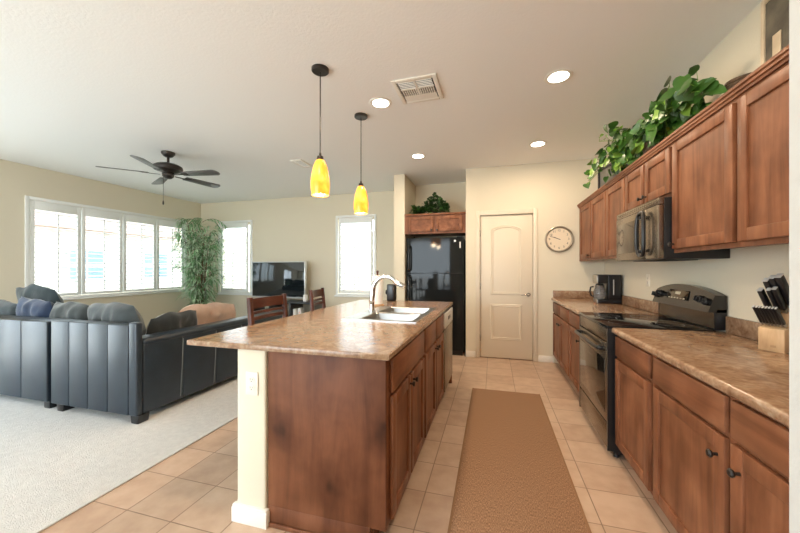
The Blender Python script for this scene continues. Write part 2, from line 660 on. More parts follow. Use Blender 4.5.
def baseboard(name, x0, x1, y0, y1):
    b = MB()
    b.box(x0, x1, y0, y1, 0, 0.075, 0.003)
    b.box(x0 + 0.002, x1 - 0.002, y0 + 0.002, y1 - 0.002, 0.07, 0.088, 0.006)
    return struct(b.build(name, M['white']))


baseboard('baseboard_half_wall', -1.268, -1.062, 1.368, 1.400)
baseboard('baseboard_half_wall_side', -1.267, -1.2505, 1.4005, 3.70)
baseboard('baseboard_pantry_left', -0.379, -0.243, 4.856, 4.8695)
baseboard('baseboard_pantry_right', 0.597, 0.79, 4.856, 4.8695)
baseboard('baseboard_back', -6.24, -1.48, 5.846, 5.8595)
baseboard('baseboard_left', -6.2495, -6.236, 1.6, 5.84)


# ------------------------------------------------------------------ windows with plantation shutters
def louvers(w, z0, z1, tilt):
    b = MB()
    n = int(round((z1 - z0) / 0.0725))
    for k in range(n):
        z = z0 + (k + 0.5) * (z1 - z0) / n
        b.box(-w / 2, w / 2, -0.030, 0.030, z - 0.0035, z + 0.0035, 0.003, 1, Matrix.Rotation(tilt, 4, 'X'))
    return b


def shutter_panel(win, xc, w, ow, z0, z1, oz0, oz1, tilt):
    """local frame: x along the wall, y into the wall (outside = +y), room = -y."""
    b = MB()
    s = (w - ow) / 2
    b.box(xc - w / 2, xc - ow / 2, -0.014, 0.014, z0, z1, 0.003)
    b.box(xc + ow / 2, xc + w / 2, -0.014, 0.014, z0, z1, 0.003)
    b.box(xc - ow / 2, xc + ow / 2, -0.014, 0.014, oz1, z1, 0.003)
    b.box(xc - ow / 2, xc + ow / 2, -0.014, 0.014, z0, oz0, 0.003)
    p = b.build('shutter_panel', M['shutter'], win)
    lv = louvers(ow - 0.002, oz0, oz1, tilt).build('louvers', M['shutter'], p)
    lv.location = (xc, 0, 0)
    r = MB().box(xc - 0.006, xc + 0.006, -0.046, -0.034, oz0 + 0.02, oz1 - 0.03, 0.002)
    r.build('tilt_rod', M['shutter'], p)


def window(name, loc, rz, x0, x1, z0, z1, panels, tilt):
    """x0..x1, z0..z1 = outer casing; panels = list of (centre, width, opening width, oz0, oz1)"""
    win = bpy.data.objects.new(name, None)
    win.empty_display_size = 0.1
    COL.objects.link(win)
    win.location = loc
    win.rotation_euler = (0, 0, rz)
    struct(win)
    f = MB()
    c = 0.045
    f.box(x0, x0 + c, -0.022, -0.0005, z0 + 0.03, z1, 0.004)
    f.box(x1 - c, x1, -0.022, -0.0005, z0 + 0.03, z1, 0.004)
    f.box(x0 + c, x1 - c, -0.022, -0.0005, z1 - c, z1, 0.004)
    f.box(x0 + c, x1 - c, -0.022, -0.0005, z0 + 0.03, z0 + c + 0.015, 0.004)
    f.build('window_frame', M['shutter'], win)
    s = MB().box(x0 - 0.02, x1 + 0.02, -0.045, -0.0005, z0, z0 + 0.028, 0.006)
    s.build('window_sill', M['shutter'], win)
    g = MB()
    sash = MB()
    for (xc, w, ow, a, bb) in panels:
        shutter_panel(win, xc, w - 0.006, ow, z0 + c + 0.02, z1 - c - 0.004, a, bb, tilt)
    zz0, zz1 = z0 + 0.09, z1 - 0.09
    g.box(x0 + 0.06, x1 - 0.06, 0.085, 0.089, zz0, zz1)
    g.build('glass_pane', M['glass'], win)
    return win


# local x of the left wall's windows = -Y? (rz = +90deg: local x -> world +Y, local y -> world -X)
P4 = []
for a, b_ in ((3.085, 3.59), (3.685, 4.19), (4.305, 4.787), (4.884, 5.37)):
    P4.append(((a + b_) / 2, 0.605, b_ - a, 0.905, 2.115))
P4 = [(3.34, 0.600, 0.50, 0.905, 2.115), (3.945, 0.600, 0.50, 0.905, 2.115), (4.548, 0.595, 0.49, 0.905, 2.115), (5.145, 0.590, 0.49, 0.905, 2.115)]
window('window_1', (-6.25, 0, 0), PI / 2, 2.99, 5.49, 0.80, 2.29, P4, 0.27)
window('window_2', (0, 5.86, 0), 0, -5.755, -4.874, 0.715, 2.305, [(-5.345, 0.70, 0.62, 0.855, 2.145)], 0.12)
window('window_3', (0, 5.86, 0), 0, -2.949, -2.110, 0.735, 2.305, [(-2.535, 0.70, 0.62, 0.865, 2.150)], 0.12)

# sliding patio door added on the left wall for daylight, out of the frame
pd = bpy.data.objects.new('added_patio_door', None)
COL.objects.link(pd)
pd.location = (-6.31, 0.55, 0)
struct(pd)
b = MB()
for ya, yb in ((-0.949, -0.89), (-0.03, 0.03), (0.89, 0.949)):
    b.box(-0.03, 0.03, ya, yb, 0.012, 2.195, 0.004)
b.box(-0.03, 0.03, -0.89, 0.89, 2.13, 2.195, 0.004)
b.box(-0.03, 0.03, -0.89, 0.89, 0.012, 0.09, 0.004)
b.build('door_frame', M['shutter'], pd)
b = MB().box(-0.003, 0.003, -0.888, -0.032, 0.092, 2.128)
b.box(-0.003, 0.003, 0.032, 0.888, 0.092, 2.128)
b.build('glass_pane', M['patio_glass'], pd, smooth=False)

# ------------------------------------------------------------------ outside
g = MB().box(-60, 60, -40, 70, -0.30, -0.12)
struct(g.build('ground', M['ground'], smooth=False))
hs = thing('house', 'pale stucco neighbouring house seen through the left shutters', 'house', (-15.0, 7.0, -0.12))
b = MB()
b.box(-4, 0, -6, 6.5, 0, 2.9)
b.build('wall', M['stucco'], hs, smooth=False)
b = MB()
b.prism([(-4.6, 2.85), (0.5, 2.85), (-2.0, 4.4)], 'y', -6.5, 7.0)
b.build('roof', M['roof'], hs, smooth=False)
for yy in (-1.3, 1.9, 4.6):
    w = MB()
    w.box(0, 0.06, yy - 0.6, yy + 0.6, 0.95, 2.15)
    wo = w.build('window', M['white'], hs, smooth=False)
    q = MB()
    for i in (0, 1):
        for j in (0, 1):
            q.box(0.061, 0.075, yy - 0.53 + i * 0.56, yy - 0.03 + i * 0.56, 1.02 + j * 0.56, 1.52 + j * 0.56)
    q.build('pane', M['pane'], wo, smooth=False)
fe = MB()
for k in range(22):
    fe.box(-9.0 + k * 0.42, -9.0 + k * 0.42 + 0.405, 8.4, 8.52, -0.12, 2.3, 0.01)
tag(fe.build('fence', M['fence']), 'pale block fence glimpsed through the back windows', 'fence')
for k, (sx_, sy_, sr) in enumerate(((-9.3, 3.4, 0.55), (-9.0, 6.6, 0.5))):
    sb = bmesh.new()
    bmesh.ops.create_icosphere(sb, subdivisions=4, radius=sr)
    for v in sb.verts:
        v.co *= 1 + 0.28 * noise.noise(v.co * 7) + 0.1 * noise.noise(v.co * 19)
        v.co.z = max(v.co.z, -sr * 0.7)
    m_ = MB()
    m_.join(sb)
    o = m_.build('shrub', M['shrub'], loc=(sx_, sy_, -0.12 + sr * 0.7))
    tag(o, ['green shrub outside the leftmost shutter panel', 'green shrub outside the third shutter panel'][k], 'shrub', 'shrubs outside the left window')

# ------------------------------------------------------------------ pantry door
dr = bpy.data.objects.new('door_1', None)
COL.objects.link(dr)
dr.location = (0.175, 4.87, 0)
struct(dr)
b = MB()
b.box(-0.352, 0.352, 0.012, 0.047, 0.012, 2.030, 0.002)


def arch_outline(x0, x1, z0, z1, rise, n=14):
    pts = [(x0, z0), (x1, z0), (x1, z1)]
    for k in range(1, n):
        t = k / n
        x = x1 + (x0 - x1) * t
        pts.append((x, z1 + rise * math.sin(PI * t) ** 0.8))
    pts.append((x0, z1))
    return pts


def ring_panel(mb, outl, y, wd, depth):
    """a moulded ring standing proud of the slab around an outline"""
    cx = sum(p[0] for p in outl) / len(outl)
    cz = sum(p[1] for p in outl) / len(outl)
    n = len(outl)

    def inset(d):
        res = []
        for k in range(n):
            p0, p1, p2 = Vector(outl[k - 1]), Vector(outl[k]), Vector(outl[(k + 1) % n])
            e1, e2 = (p1 - p0).normalized(), (p2 - p1).normalized()
            n1, n2 = Vector((-e1.y, e1.x)), Vector((-e2.y, e2.x))
            nn = (n1 + n2)
            nn = nn.normalized() / max(0.5, nn.normalized().dot(n1))
            res.append(p1 + nn * d)
        return res
    prof = [(0.0, 0.0), (wd * 0.35, depth), (wd * 0.7, depth * 0.4), (wd, depth), (wd * 1.25, 0.0)]
    rings = []
    for d, h in prof:
        rings.append([mb.bm.verts.new((p.x, y - h, p.y)) for p in inset(d)])
    for A, B in zip(rings[:-1], rings[1:]):
        for k in range(n):
            mb.bm.faces.new((A[k], A[(k + 1) % n], B[(k + 1) % n], B[k]))


ring_panel(b, arch_outline(-0.215, 0.215, 0.905, 1.83, 0.065), 0.012, 0.034, 0.009)
ring_panel(b, [(-0.215, 0.262), (0.215, 0.262), (0.215, 0.775), (-0.215, 0.775)], 0.012, 0.034, 0.009)
b.build('door_slab', M['door'], dr)
b = MB()
b.box(-0.411, -0.356, -0.016, -0.0005, 0, 2.10, 0.005)
b.box(0.356, 0.411, -0.016, -0.0005, 0, 2.10, 0.005)
b.box(-0.3555, 0.3555, -0.016, -0.0005, 2.036, 2.10, 0.005)
b.build('door_casing', M['door'], dr)
b = MB()
b.lathe([(0, -0.012), (0.024, -0.012), (0.027, -0.004), (0.027, 0.0)], (0.300, 0.011, 0.915), 20, 'y')
b.tube([(0.300, 0.008, 0.915), (0.300, -0.040, 0.915)], 0.009)
b.tube([(0.306, -0.040, 0.915), (0.27, -0.043, 0.918), (0.22, -0.040, 0.912), (0.195, -0.038, 0.913)], [0.009, 0.009, 0.007, 0.006])
b.build('door_handle', M['nickel'], dr)
for hz in (0.28, 1.02, 1.78):
    b = MB().box(-0.358, -0.347, 0.004, 0.013, hz - 0.045, hz + 0.045, 0.002)
    b.build('hinge', M['nickel'], dr)


# ------------------------------------------------------------------ cabinets.  local frame: face looks to -X (x = 0 at face frame, +x into wall), y along run
def shaker_door(parent, y0, y1, z0, z1, knob=None, fw=0.058, wm=None, name='door'):
    v = wm or M['wood_v']
    b = MB()
    t = 0.020
    b.box(-t, -0.001, y0, y0 + fw, z0, z1, 0.0035)
    b.box(-t, -0.001, y1 - fw, y1, z0, z1, 0.0035)
    b.box(-t, -0.001, y0 + fw, y1 - fw, z1 - fw, z1, 0.0035)
    b.box(-t, -0.001, y0 + fw, y1 - fw, z0, z0 + fw, 0.0035)
    d = b.build(name, v, parent)
    p = MB()
    p.box(-0.010, -0.002, y0 + fw - 0.006, y1 - fw + 0.006, z0 + fw - 0.006, z1 - fw + 0.006)
    p.build('door_panel', v, d, smooth=False)
    if knob:
        ky, kz = knob
        k = MB()
        k.lathe([(0.006, 0.0), (0.005, -0.014), (0.013, -0.020), (0.015, -0.026), (0.010, -0.031), (0, -0.032)], (-t + 0.001, ky, kz), 16, 'x')
        k.build('knob', M['bronze'], d)
    return d


def drawer_front(parent, y0, y1, z0, z1, wm=None, name='drawer'):
    b = MB()
    b.box(-0.020, -0.001, y0, y1, z0, z1, 0.006, 2)
    return b.build(name, wm or M['wood_h'], parent)


TOPB = 0.839


def base_cabinet(loc, rz, width, label, doors, drawers, depth=0.60, group=None, body_top=None, zt=TOPB, toe=True):
    """y runs 0..width"""
    c = thing('base_cabinet', label, 'cabinet', loc, rz, group)
    b = MB()
    bt = body_top or zt
    b.box(0.020, depth, 0.0, width, 0.10, bt)
    b.box(0.07, depth - 0.01, 0.002, width - 0.002, 0.0, 0.10)
    b.box(0.0, 0.021, 0.0, 0.045, 0.10, zt)
    b.box(0.0, 0.021, width - 0.045, width, 0.10, zt)
    b.box(0.0, 0.021, 0.045, width - 0.045, zt - 0.035, zt)
    b.box(0.0, 0.021, 0.045, width - 0.045, 0.10, 0.135)
    b.box(0.0, 0.021, 0.045, width - 0.045, 0.665, 0.70)
    if len(doors) > 1:
        m_ = width / 2
        b.box(-0.0006, 0.0205, m_ - 0.02, m_ + 0.02, 0.1355, zt - 0.0355)
    b.build('body', M['wood_v'], c, smooth=False)
    for (a, e, k) in doors:
        shaker_door(c, a, e, 0.118, 0.680, k)
    for (a, e) in drawers:
        drawer_front(c, a, e, 0.698, zt - 0.012)
    return c


XF = 0.795
base_cabinet((XF, 0.832, 0), 0, 1.140, 'brown stained double base cabinet nearest the camera with two drawers and two black knobs',
             [(0.020, 0.553, (0.505, 0.600)), (0.583, 1.115, (0.618, 0.605))], [(0.020, 0.553), (0.583, 1.115)])
base_cabinet((XF, 1.975, 0), 0, 0.528, 'narrow brown base cabinet on the near side of the range, without a knob',
             [(0.022, 0.508, None)], [(0.022, 0.508)])
base_cabinet((XF, 3.268, 0), 0, 0.605, 'narrow brown base cabinet on the far side of the range, one door and one drawer',
             [(0.115, 0.590, (0.155, 0.595))], [(0.115, 0.590)])
base_cabinet((XF, 3.876, 0), 0, 0.975, 'brown double base cabinet in the corner by the pantry wall, below the coffee maker',
             [(0.018, 0.480, (0.445, 0.595)), (0.505, 0.955, (0.54, 0.595))], [(0.018, 0.480), (0.505, 0.955)])


# right counter tops
def countertop(name, label, y0, y1, end_splash):
    t = thing(name, label, 'countertop', (0.762, y0, 0.840))
    w = 0.637
    ln = y1 - y0
    b = MB()
    prof = [(0.0, 0.010), (0.004, 0.004), (0.012, 0.0), (w, 0.0), (w, 0.040), (0.014, 0.040), (0.005, 0.036), (0.0, 0.028)]
    b.prism(prof, 'y', 0.0, ln)
    b.build('slab', M['counter'], t)
    s = MB()
    s.box(w - 0.020, w - 0.0005, 0.0, ln, 0.0405, 0.140, 0.003)
    if end_splash:
        s.box(0.02, w - 0.0205, ln - 0.020, ln - 0.0005, 0.0405, 0.140, 0.003)
    s.build('backsplash', M['counter'], t)
    return t


countertop('countertop', 'tan mottled countertop on the near side of the range, under the knife block', 0.806, 2.503, False)
countertop('countertop', 'tan mottled corner countertop beyond the range, under the coffee maker', 3.267, 4.869, True)


# ------------------------------------------------------------------ upper cabinets
def upper_cabinet(loc, width, z0, z1, label, doors, depth=0.288, crown=True, name='upper_cabinet', rz=0, dz0=None, dz1=None, fw=0.058):
    c = thing(name, label, 'cabinet', loc, rz)
    b = MB()
    b.box(0.020, depth, 0, width, z0 + 0.022, z1)
    b.box(0.0, 0.021, 0, 0.04, z0, z1)
    b.box(0.0, 0.021, width - 0.04, width, z0, z1)
    b.box(0.0, 0.021, 0.04, width - 0.04, z1 - 0.04, z1)
    b.box(0.0, 0.021, 0.04, width - 0.04, z0, z0 + 0.04)
    if len(doors) > 1:
        b.box(-0.0006, 0.0205, width / 2 - 0.02, width / 2 + 0.02, z0 + 0.0405, z1 - 0.0405)
    b.build('body', M['wood_v'], c, smooth=False)
    for (a, e, k) in doors:
        shaker_door(c, a, e, dz0 or z0 + 0.025, dz1 or z1 - 0.022, k, fw)
    if crown:
        m = MB()
        m.prism([(0.010, z1 + 0.0005), (-0.010, z1 + 0.0005), (-0.012, z1 + 0.012), (-0.019, z1 + 0.016), (-0.020, z1 + 0.028), (-0.027, z1 + 0.032), (-0.028, z1 + 0.045), (0.010, z1 + 0.045)], 'y', 0, width)
        m.build('crown_moulding', M['wood_h'], c)
    return c


XU = 1.105
UZ0, UZ1 = 1.372, 2.075
upper_cabinet((XU, 0.820, 0), 1.085, UZ0, UZ1, 'large upper cabinet at the right frame edge, below the rustic framed art', [(0.02, 0.535, (0.50, 1.44)), (0.552, 1.070, (0.59, 1.44))])
upper_cabinet((XU, 1.907, 0), 0.578, UZ0, UZ1, 'upper cabinet with one wide door just on the near side of the microwave', [(0.015, 0.562, (0.535, 1.425))])
upper_cabinet((XU, 2.487, 0), 0.758, 1.735, UZ1, 'short upper cabinet with two small doors above the microwave', [(0.012, 0.372, (0.340, 1.80)), (0.392, 0.748, (0.424, 1.80))])
upper_cabinet((XU, 3.247, 0), 0.488, UZ0, UZ1, 'narrow upper cabinet with one door on the far side of the microwave', [(0.012, 0.474, None)])
upper_cabinet((XU, 3.737, 0), 1.130, UZ0, UZ1, 'double upper cabinet in the corner by the wall clock, above the coffee maker', [(0.012, 0.520, None), (0.545, 1.03, (0.585, 1.43))])
# over the fridge (faces -Y)
upper_cabinet((-1.298, 4.905, 0), 0.915, 1.805, 2.09, 'small two-door cabinet in the alcove above the black refrigerator', [(0.055, 0.425, None), (0.470, 0.860, None)],
              depth=0.60, rz=0, crown=False) if False else None


def alcove_cabinet():
    c = thing('upper_cabinet', 'small two-door cabinet in the alcove above the black refrigerator', 'cabinet', (-0.382, 4.885, 0), PI / 2)
    # rz = 90deg: local y -> world -X, local x -> world +Y
    wdt = 0.915
    b = MB()
    z0, z1 = 1.800, 2.075
    b.box(0.020, 0.62, 0, wdt, z0 + 0.02, z1)
    b.box(0.0, 0.021, 0, wdt, z0, z0 + 0.045)
    b.box(0.0, 0.021, 0, wdt, z1 - 0.035, z1)
    for a, e in ((0, 0.06), (0.43, 0.49), (0.845, wdt)):
        b.box(0.0, 0.021, a, e, z0 + 0.045, z1 - 0.035)
    b.build('body', M['wood_v'], c, smooth=False)
    shaker_door(c, 0.045, 0.440, 1.830, 2.058, (0.415, 1.850), 0.048, M['wood_hx'])
    shaker_door(c, 0.475, 0.865, 1.830, 2.058, (0.500, 1.850), 0.048, M['wood_hx'])
    m = MB()
    m.box(-0.022, 0.62, 0, wdt, z1 + 0.0005, z1 + 0.028, 0.006)
    m.build('crown_moulding', M['wood_hx'], c)


alcove_cabinet()

# ------------------------------------------------------------------ island
IZ = 0.90
cIsl = thing('island_countertop', 'large tan mottled island countertop with the sink set into it', 'countertop', (-1.534, 1.362, IZ - 0.028))
b = MB()
LX, LY = 1.096, 2.36
hx0, hx1, hy0, hy1 = 0.524, 1.004, 0.868, 1.660
for q in ((0.0, hx0, 0.0, LY), (hx1, LX, 0.0, LY), (hx0, hx1, 0.0, hy0), (hx0, hx1, hy1, LY)):
    b.box(q[0], q[1], q[2], q[3], 0, 0.028)
bmesh.ops.remove_doubles(b.bm, verts=b.bm.verts[:], dist=1e-5)
b.build('slab', M['counter'], cIsl, smooth=False)
b = MB()
e = 0.004
b.box(0.0, LX, -0.006, -0.0002, 0.002, 0.0265, 0.002)
b.box(LX + 0.0002, LX + 0.006, -0.006, LY, 0.002, 0.0265, 0.002)
b.box(-0.006, -0.0002, -0.006, LY, 0.002, 0.0265, 0.002)
b.box(0, LX, LY + 0.0002, LY + 0.006, 0.002, 0.0265, 0.002)
b.build('edge_band', M['counter'], cIsl)


def island_cabinet(loc, width, label, doors, drawers, body_top=None, end_panel=False):
    # rz = 180deg: local x -> world -X, local y -> world -Y;  loc at far end
    c = base_cabinet(loc, PI, width, label, doors, drawers, depth=0.610, zt=0.871, body_top=body_top)
    if end_panel:
        p = MB()
        p.box(0.0, 0.612, width + 0.0005, width + 0.014, 0.10, 0.871, 0.001)
        p.box(0.075, 0.612, width + 0.0005, width + 0.014, 0.0, 0.0999, 0.001)
        o = p.build('end_panel', M['wood_knot'], c)
        part_label(o, 'knotty flat end panel')
        q = MB()
        q.box(0.075, 0.612, width + 0.0145, width + 0.024, 0.0, 0.022, 0.005)
        q.build('shoe_moulding', M['wood_v'], c)
    return c


XI = -0.460
island_cabinet((XI, 2.185, 0), 0.775, 'island base cabinet at the near end, with a knotty end panel and one wide drawer',
               [(0.022, 0.375, (0.345, 0.640)), (0.392, 0.735, (0.422, 0.640))], [(0.022, 0.735)], end_panel=True)
island_cabinet((XI, 3.075, 0), 0.886, 'island sink base cabinet in the middle, with two false drawer fronts',
               [(0.018, 0.432, (0.402, 0.640)), (0.452, 0.866, (0.482, 0.640))], [(0.018, 0.432), (0.452, 0.866)], body_top=0.64)

# dishwasher at the island's far end
dw = thing('dishwasher', 'light stainless dishwasher at the far end of the island cabinets', 'dishwasher', (XI, 3.079, 0))
b = MB()
b.box(-0.60, -0.002, 0.002, 0.595, 0.10, 0.852)
b.build('body', M['black'], dw, smooth=False)
b = MB().box(0.0, 0.028, 0.004, 0.593, 0.115, 0.700, 0.005)
b.build('door', M['mirror_front'], dw)
b = MB().box(0.0, 0.030, 0.004, 0.593, 0.706, 0.850, 0.006)
cpn = b.build('control_panel', M['silver'], dw)
b = MB()
b.box(0.030, 0.034, 0.22, 0.38, 0.765, 0.80, 0.002)
b.build('latch', M['black'], cpn)
b = MB().box(-0.55, -0.05, 0.004, 0.593, 0.0, 0.098)
b.build('toe_panel', M['black'], dw, smooth=False)
b = MB().box(-0.60, 0.020, 0.600, 0.620, 0.0, 0.871, 0.002)
part_label(b.build('side_panel', M['wood_v'], dw), 'brown wooden side panel')


# outlets
def outlet(loc, rz, label):
    o = thing('outlet', label, 'outlet', loc, rz)
    b = MB().box(-0.036, 0.036, -0.006, -0.0003, -0.058, 0.058, 0.003)
    b.build('cover_plate', M['plastic'], o)
    for s in (-1, 1):
        b = MB()
        b.lathe([(0.0165, -0.006), (0.0165, -0.0085), (0, -0.0085)], (0, 0, s * 0.020), 20, 'y')
        r = b.build('socket', M['plastic'], o)
        q = MB()
        q.box(-0.007, -0.005, -0.0092, -0.0080, s * 0.020 - 0.002, s * 0.020 + 0.007)
        q.box(0.005, 0.007, -0.0092, -0.0080, s * 0.020 - 0.002, s * 0.020 + 0.006)
        q.lathe([(0.0025, -0.008), (0.0025, -0.0092), (0, -0.0092)], (0, 0, s * 0.020 - 0.008), 10, 'y')
        q.build('slots', M['ink'], r, smooth=False)
    return o


outlet((-1.155, 1.3845, 0.700), 0, 'ivory duplex outlet on the end of the island half wall')
outlet((1.3995, 3.60, 1.165), -PI / 2, 'ivory outlet on the right wall between coffee maker and range')

# ------------------------------------------------------------------ sink, faucet and things on the island
sk = thing('sink', 'stainless double-bowl sink set into the island countertop', 'sink', (-1.06, 2.195, IZ))
b = MB()
sx, sy = 0.555, 0.865


def plate_with_bowls(mb, bowls, z):
    xs = sorted({0.0, sx} | {q for w in bowls for q in (w[0], w[1])})
    ys = sorted({0.0, sy} | {q for w in bowls for q in (w[2], w[3])})
    for i in range(len(xs) - 1):
        for j in range(len(ys) - 1):
            cx, cy = (xs[i] + xs[i + 1]) / 2, (ys[j] + ys[j + 1]) / 2
            if any(w[0] < cx < w[1] and w[2] < cy < w[3] for w in bowls):
                continue
            mb.box(xs[i], xs[i + 1], ys[j], ys[j + 1], z, z + 0.006)


bowls = [(0.115, 0.515, 0.045, 0.415), (0.115, 0.515, 0.455, 0.825)]
plate_with_bowls(b, bowls, 0.0005)
bmesh.ops.remove_doubles(b.bm, verts=b.bm.verts[:], dist=1e-5)
rim = b.build('rim', M['steel'], sk, smooth=False)
for w in bowls:
    q = MB()
    x0, x1, y0, y1 = w
    d = 0.19
    n = 7

    def loop(x0, x1, y0, y1, r, z):
        pts = []
        for cx, cy, a0 in ((x1 - r, y1 - r, 0), (x0 + r, y1 - r, PI / 2), (x0 + r, y0 + r, PI), (x1 - r, y0 + r, 1.5 * PI)):
            for k in range(n):
                a = a0 + PI / 2 * k / (n - 1)
                pts.append((cx + r * math.cos(a), cy + r * math.sin(a), z))
        return [q.bm.verts.new(p) for p in pts]
    R = [loop(x0, x1, y0, y1, 0.02, 0.0064), loop(x0 + 0.006, x1 - 0.006, y0 + 0.006, y1 - 0.006, 0.03, 0.0),
         loop(x0 + 0.012, x1 - 0.012, y0 + 0.012, y1 - 0.012, 0.04, -d + 0.03), loop(x0 + 0.035, x1 - 0.035, y0 + 0.035, y1 - 0.035, 0.05, -d)]
    for A, B in zip(R[:-1], R[1:]):
        for k in range(len(A)):
            q.bm.faces.new((A[k], A[(k + 1) % len(A)], B[(k + 1) % len(A)], B[k]))
    q.bm.faces.new(R[-1])
    bw = q.build('bowl', M['steel'], sk)
    f = MB()
    f.lathe([(0.042, 0.001), (0.042, 0.004), (0.030, 0.003), (0.012, 0.002), (0, 0.002)], ((x0 + x1) / 2, (y0 + y1) / 2, -d), 20)
    f.build('drain', M['nickel'], bw)

fc = thing('faucet', 'chrome high-arc pull-down faucet standing behind the sink', 'faucet', (-0.985, 2.62, IZ + 0.0068))
b = MB()
b.lathe([(0, 0.0), (0.030, 0.0), (0.030, 0.008), (0.024, 0.014), (0.021, 0.05), (0.022, 0.095), (0.018, 0.10), (0, 0.10)])
b.build('base', M['chrome'], fc)
pts, rr = [], []
for k in range(7):
    pts.append((0.008 * k / 6, 0, 0.09 + 0.085 * k / 6))
    rr.append(0.0225 - 0.001 * k / 6)
for k in range(1, 15):
    a = PI - (PI * 0.80) * k / 14
    pts.append((0.008 + 0.115 + 0.115 * math.cos(a), 0, 0.175 + 0.125 * math.sin(a)))
    rr.append(0.0215 - 0.004 * k / 14)
b = MB().tube(pts, rr, 16)
b.build('neck', M['chrome'], fc)
p0 = Vector(pts[-1])
dd = (p0 - Vector(pts[-2])).normalized()
dd = Vector((0.92, 0, -0.40)).normalized()
b = MB().tube([p0 - dd * 0.004, p0 + dd * 0.01, p0 + dd * 0.055, p0 + dd * 0.075], [0.0165, 0.021, 0.020, 0.016], 16)
b.build('spray_head', M['chrome'], fc)
b = MB().tube([(0.0, -0.018, 0.075), (0.0, -0.035, 0.082), (0.012, -0.085, 0.115)], [0.012, 0.010, 0.006], 12)
b.build('lever', M['chrome'], fc)

pt = thing('paper_towel_holder', 'white paper towel roll on a wooden holder behind the faucet', 'paper towel holder', (-1.118, 3.13, IZ + 0.0005))
b = MB().lathe([(0, 0), (0.066, 0), (0.068, 0.008), (0.064, 0.018), (0, 0.018)])
b.build('base', M['wood_pale'], pt)
b = MB().lathe([(0.0, 0.018), (0.009, 0.018), (0.009, 0.33), (0.014, 0.338), (0.012, 0.352), (0, 0.356)])
b.build('post', M['wood_cherry'], pt)
b = MB().lathe([(0.018, 0.022), (0.055, 0.020), (0.057, 0.16), (0.055, 0.305), (0.018, 0.305)], closed=True)
b.build('towel_roll', M['paper'], pt)

bx_ = thing('can_opener', 'small black appliance with a side lever on the far edge of the island', 'appliance', (-1.13, 3.655, IZ + 0.0005))
b = MB().box(-0.048, 0.048, -0.045, 0.045, 0.0, 0.195, 0.012, 3)
b.build('body', M['black'], bx_)
b = MB()
b.lathe([(0.0, -0.070), (0.026, -0.068), (0.03, -0.058), (0.03, -0.049)], (0, 0, 0.10), 18, 'x')
b.build('lever', M['black_gloss'], bx_)

# ------------------------------------------------------------------ range
RY = 2.510
rg = thing('range', 'black glass-top electric range with dark reflective oven front between the base cabinets', 'range', (0.775, RY, 0))
RW = 0.750
b = MB()
b.box(0.0, 0.60, 0.0, RW, 0.035, 0.868)
b.box(-0.035, 0.001, 0.0, 0.012, 0.05, 0.878)
b.box(-0.035, 0.001, RW - 0.012, RW, 0.05, 0.878)
b.build('body', M['black'], rg, smooth=False)
b = MB().box(-0.038, 0.56, -0.002, RW + 0.002, 0.8685, 0.888, 0.004)
ck = b.build('cooktop', M['black_gloss'], rg)
ring_m = mat('burner_ring', (0.10, 0.10, 0.10), 0.4)
for (bx, by, br) in ((0.13, 0.19, 0.10), (0.13, 0.56, 0.085), (0.40, 0.19, 0.08), (0.40, 0.56, 0.105)):
    b = MB().lathe([(br - 0.003, 0.8882), (br, 0.8884), (br + 0.001, 0.8882)], (bx, by, 0), 40)
    b.build('burner_ring', ring_m, ck, smooth=False)
b = MB().box(-0.034, -0.0005, 0.0125, RW - 0.0125, 0.775, 0.866, 0.006)
b.build('front_trim', M['mirror_front'], rg)
b = MB().box(-0.036, -0.0005, 0.0125, RW - 0.0125, 0.235, 0.768, 0.006)
od = b.build('oven_door', M['mirror_front'], rg)
b = MB().box(-0.0385, -0.0362, 0.05, RW - 0.05, 0.29, 0.655, 0.001)
b.build('oven_window', M['glass_dark'], od)
b = MB()
b.tube([(-0.075, 0.06, 0.725), (-0.085, 0.10, 0.727), (-0.088, 0.375, 0.728), (-0.085, RW - 0.10, 0.727), (-0.075, RW - 0.06, 0.725)], 0.013, 14)
for yy in (0.075, RW - 0.075):
    b.box(-0.078, -0.036, yy - 0.02, yy + 0.02, 0.712, 0.742, 0.008)
b.build('handle', M['black'], od)
b = MB().box(-0.034, -0.0005, 0.0125, RW - 0.0125, 0.060, 0.225, 0.006)
b.build('storage_drawer', M['mirror_front'], rg)
for (lx, ly) in ((0.03, 0.04), (0.03, RW - 0.04), (0.55, 0.04), (0.55, RW - 0.04)):
    b = MB().lathe([(0, 0), (0.018, 0), (0.016, 0.036), (0, 0.036)], (lx, ly, 0), 14)
    b.build('foot', M['black'], rg)
# backguard with an arched top, leaning back
bgb = MB()
bgb.box(0.562, 0.618, 0.0, RW, 0.889, 1.02, 0.003)
bk = bgb.build('backguard', M['black'], rg)
b = MB()
b.face([(0.5605, 0.02, 0.895), (0.5605, RW - 0.02, 0.895), (0.5605, RW - 0.02, 1.005), (0.5605, 0.02, 1.005)])
b.build('backguard_glass', M['glass_dark'], bk, smooth=False)
b = MB()
n = 16
for k in range(n):
    y0, y1 = RW * k / n, RW * (k + 1) / n

    def top(y):
        return 1.105 + 0.055 * math.sin(PI * y / RW) ** 0.8
    vs = []
    for y in (y0, y1):
        t_ = top(y)
        vs.append([(0.520, y, 0.998), (0.555, y, t_), (0.616, y, t_ - 0.003), (0.616, y, 0.998)])
    A, B = vs
    for i in range(4):
        j = (i + 1) % 4
        b.face([A[i], A[j], B[j], B[i]])
    if k == 0:
        b.face(A)
    if k == n - 1:
        b.face(B[::-1])
bmesh.ops.remove_doubles(b.bm, verts=b.bm.verts[:], dist=1e-5)
cp_ = b.build('control_panel', M['panel_black'], rg)
tilt = Matrix.Rotation(-0.30, 4, 'Y')
b = MB().box(-0.003, 0.0, -0.135, 0.135, -0.032, 0.036, 0.001)
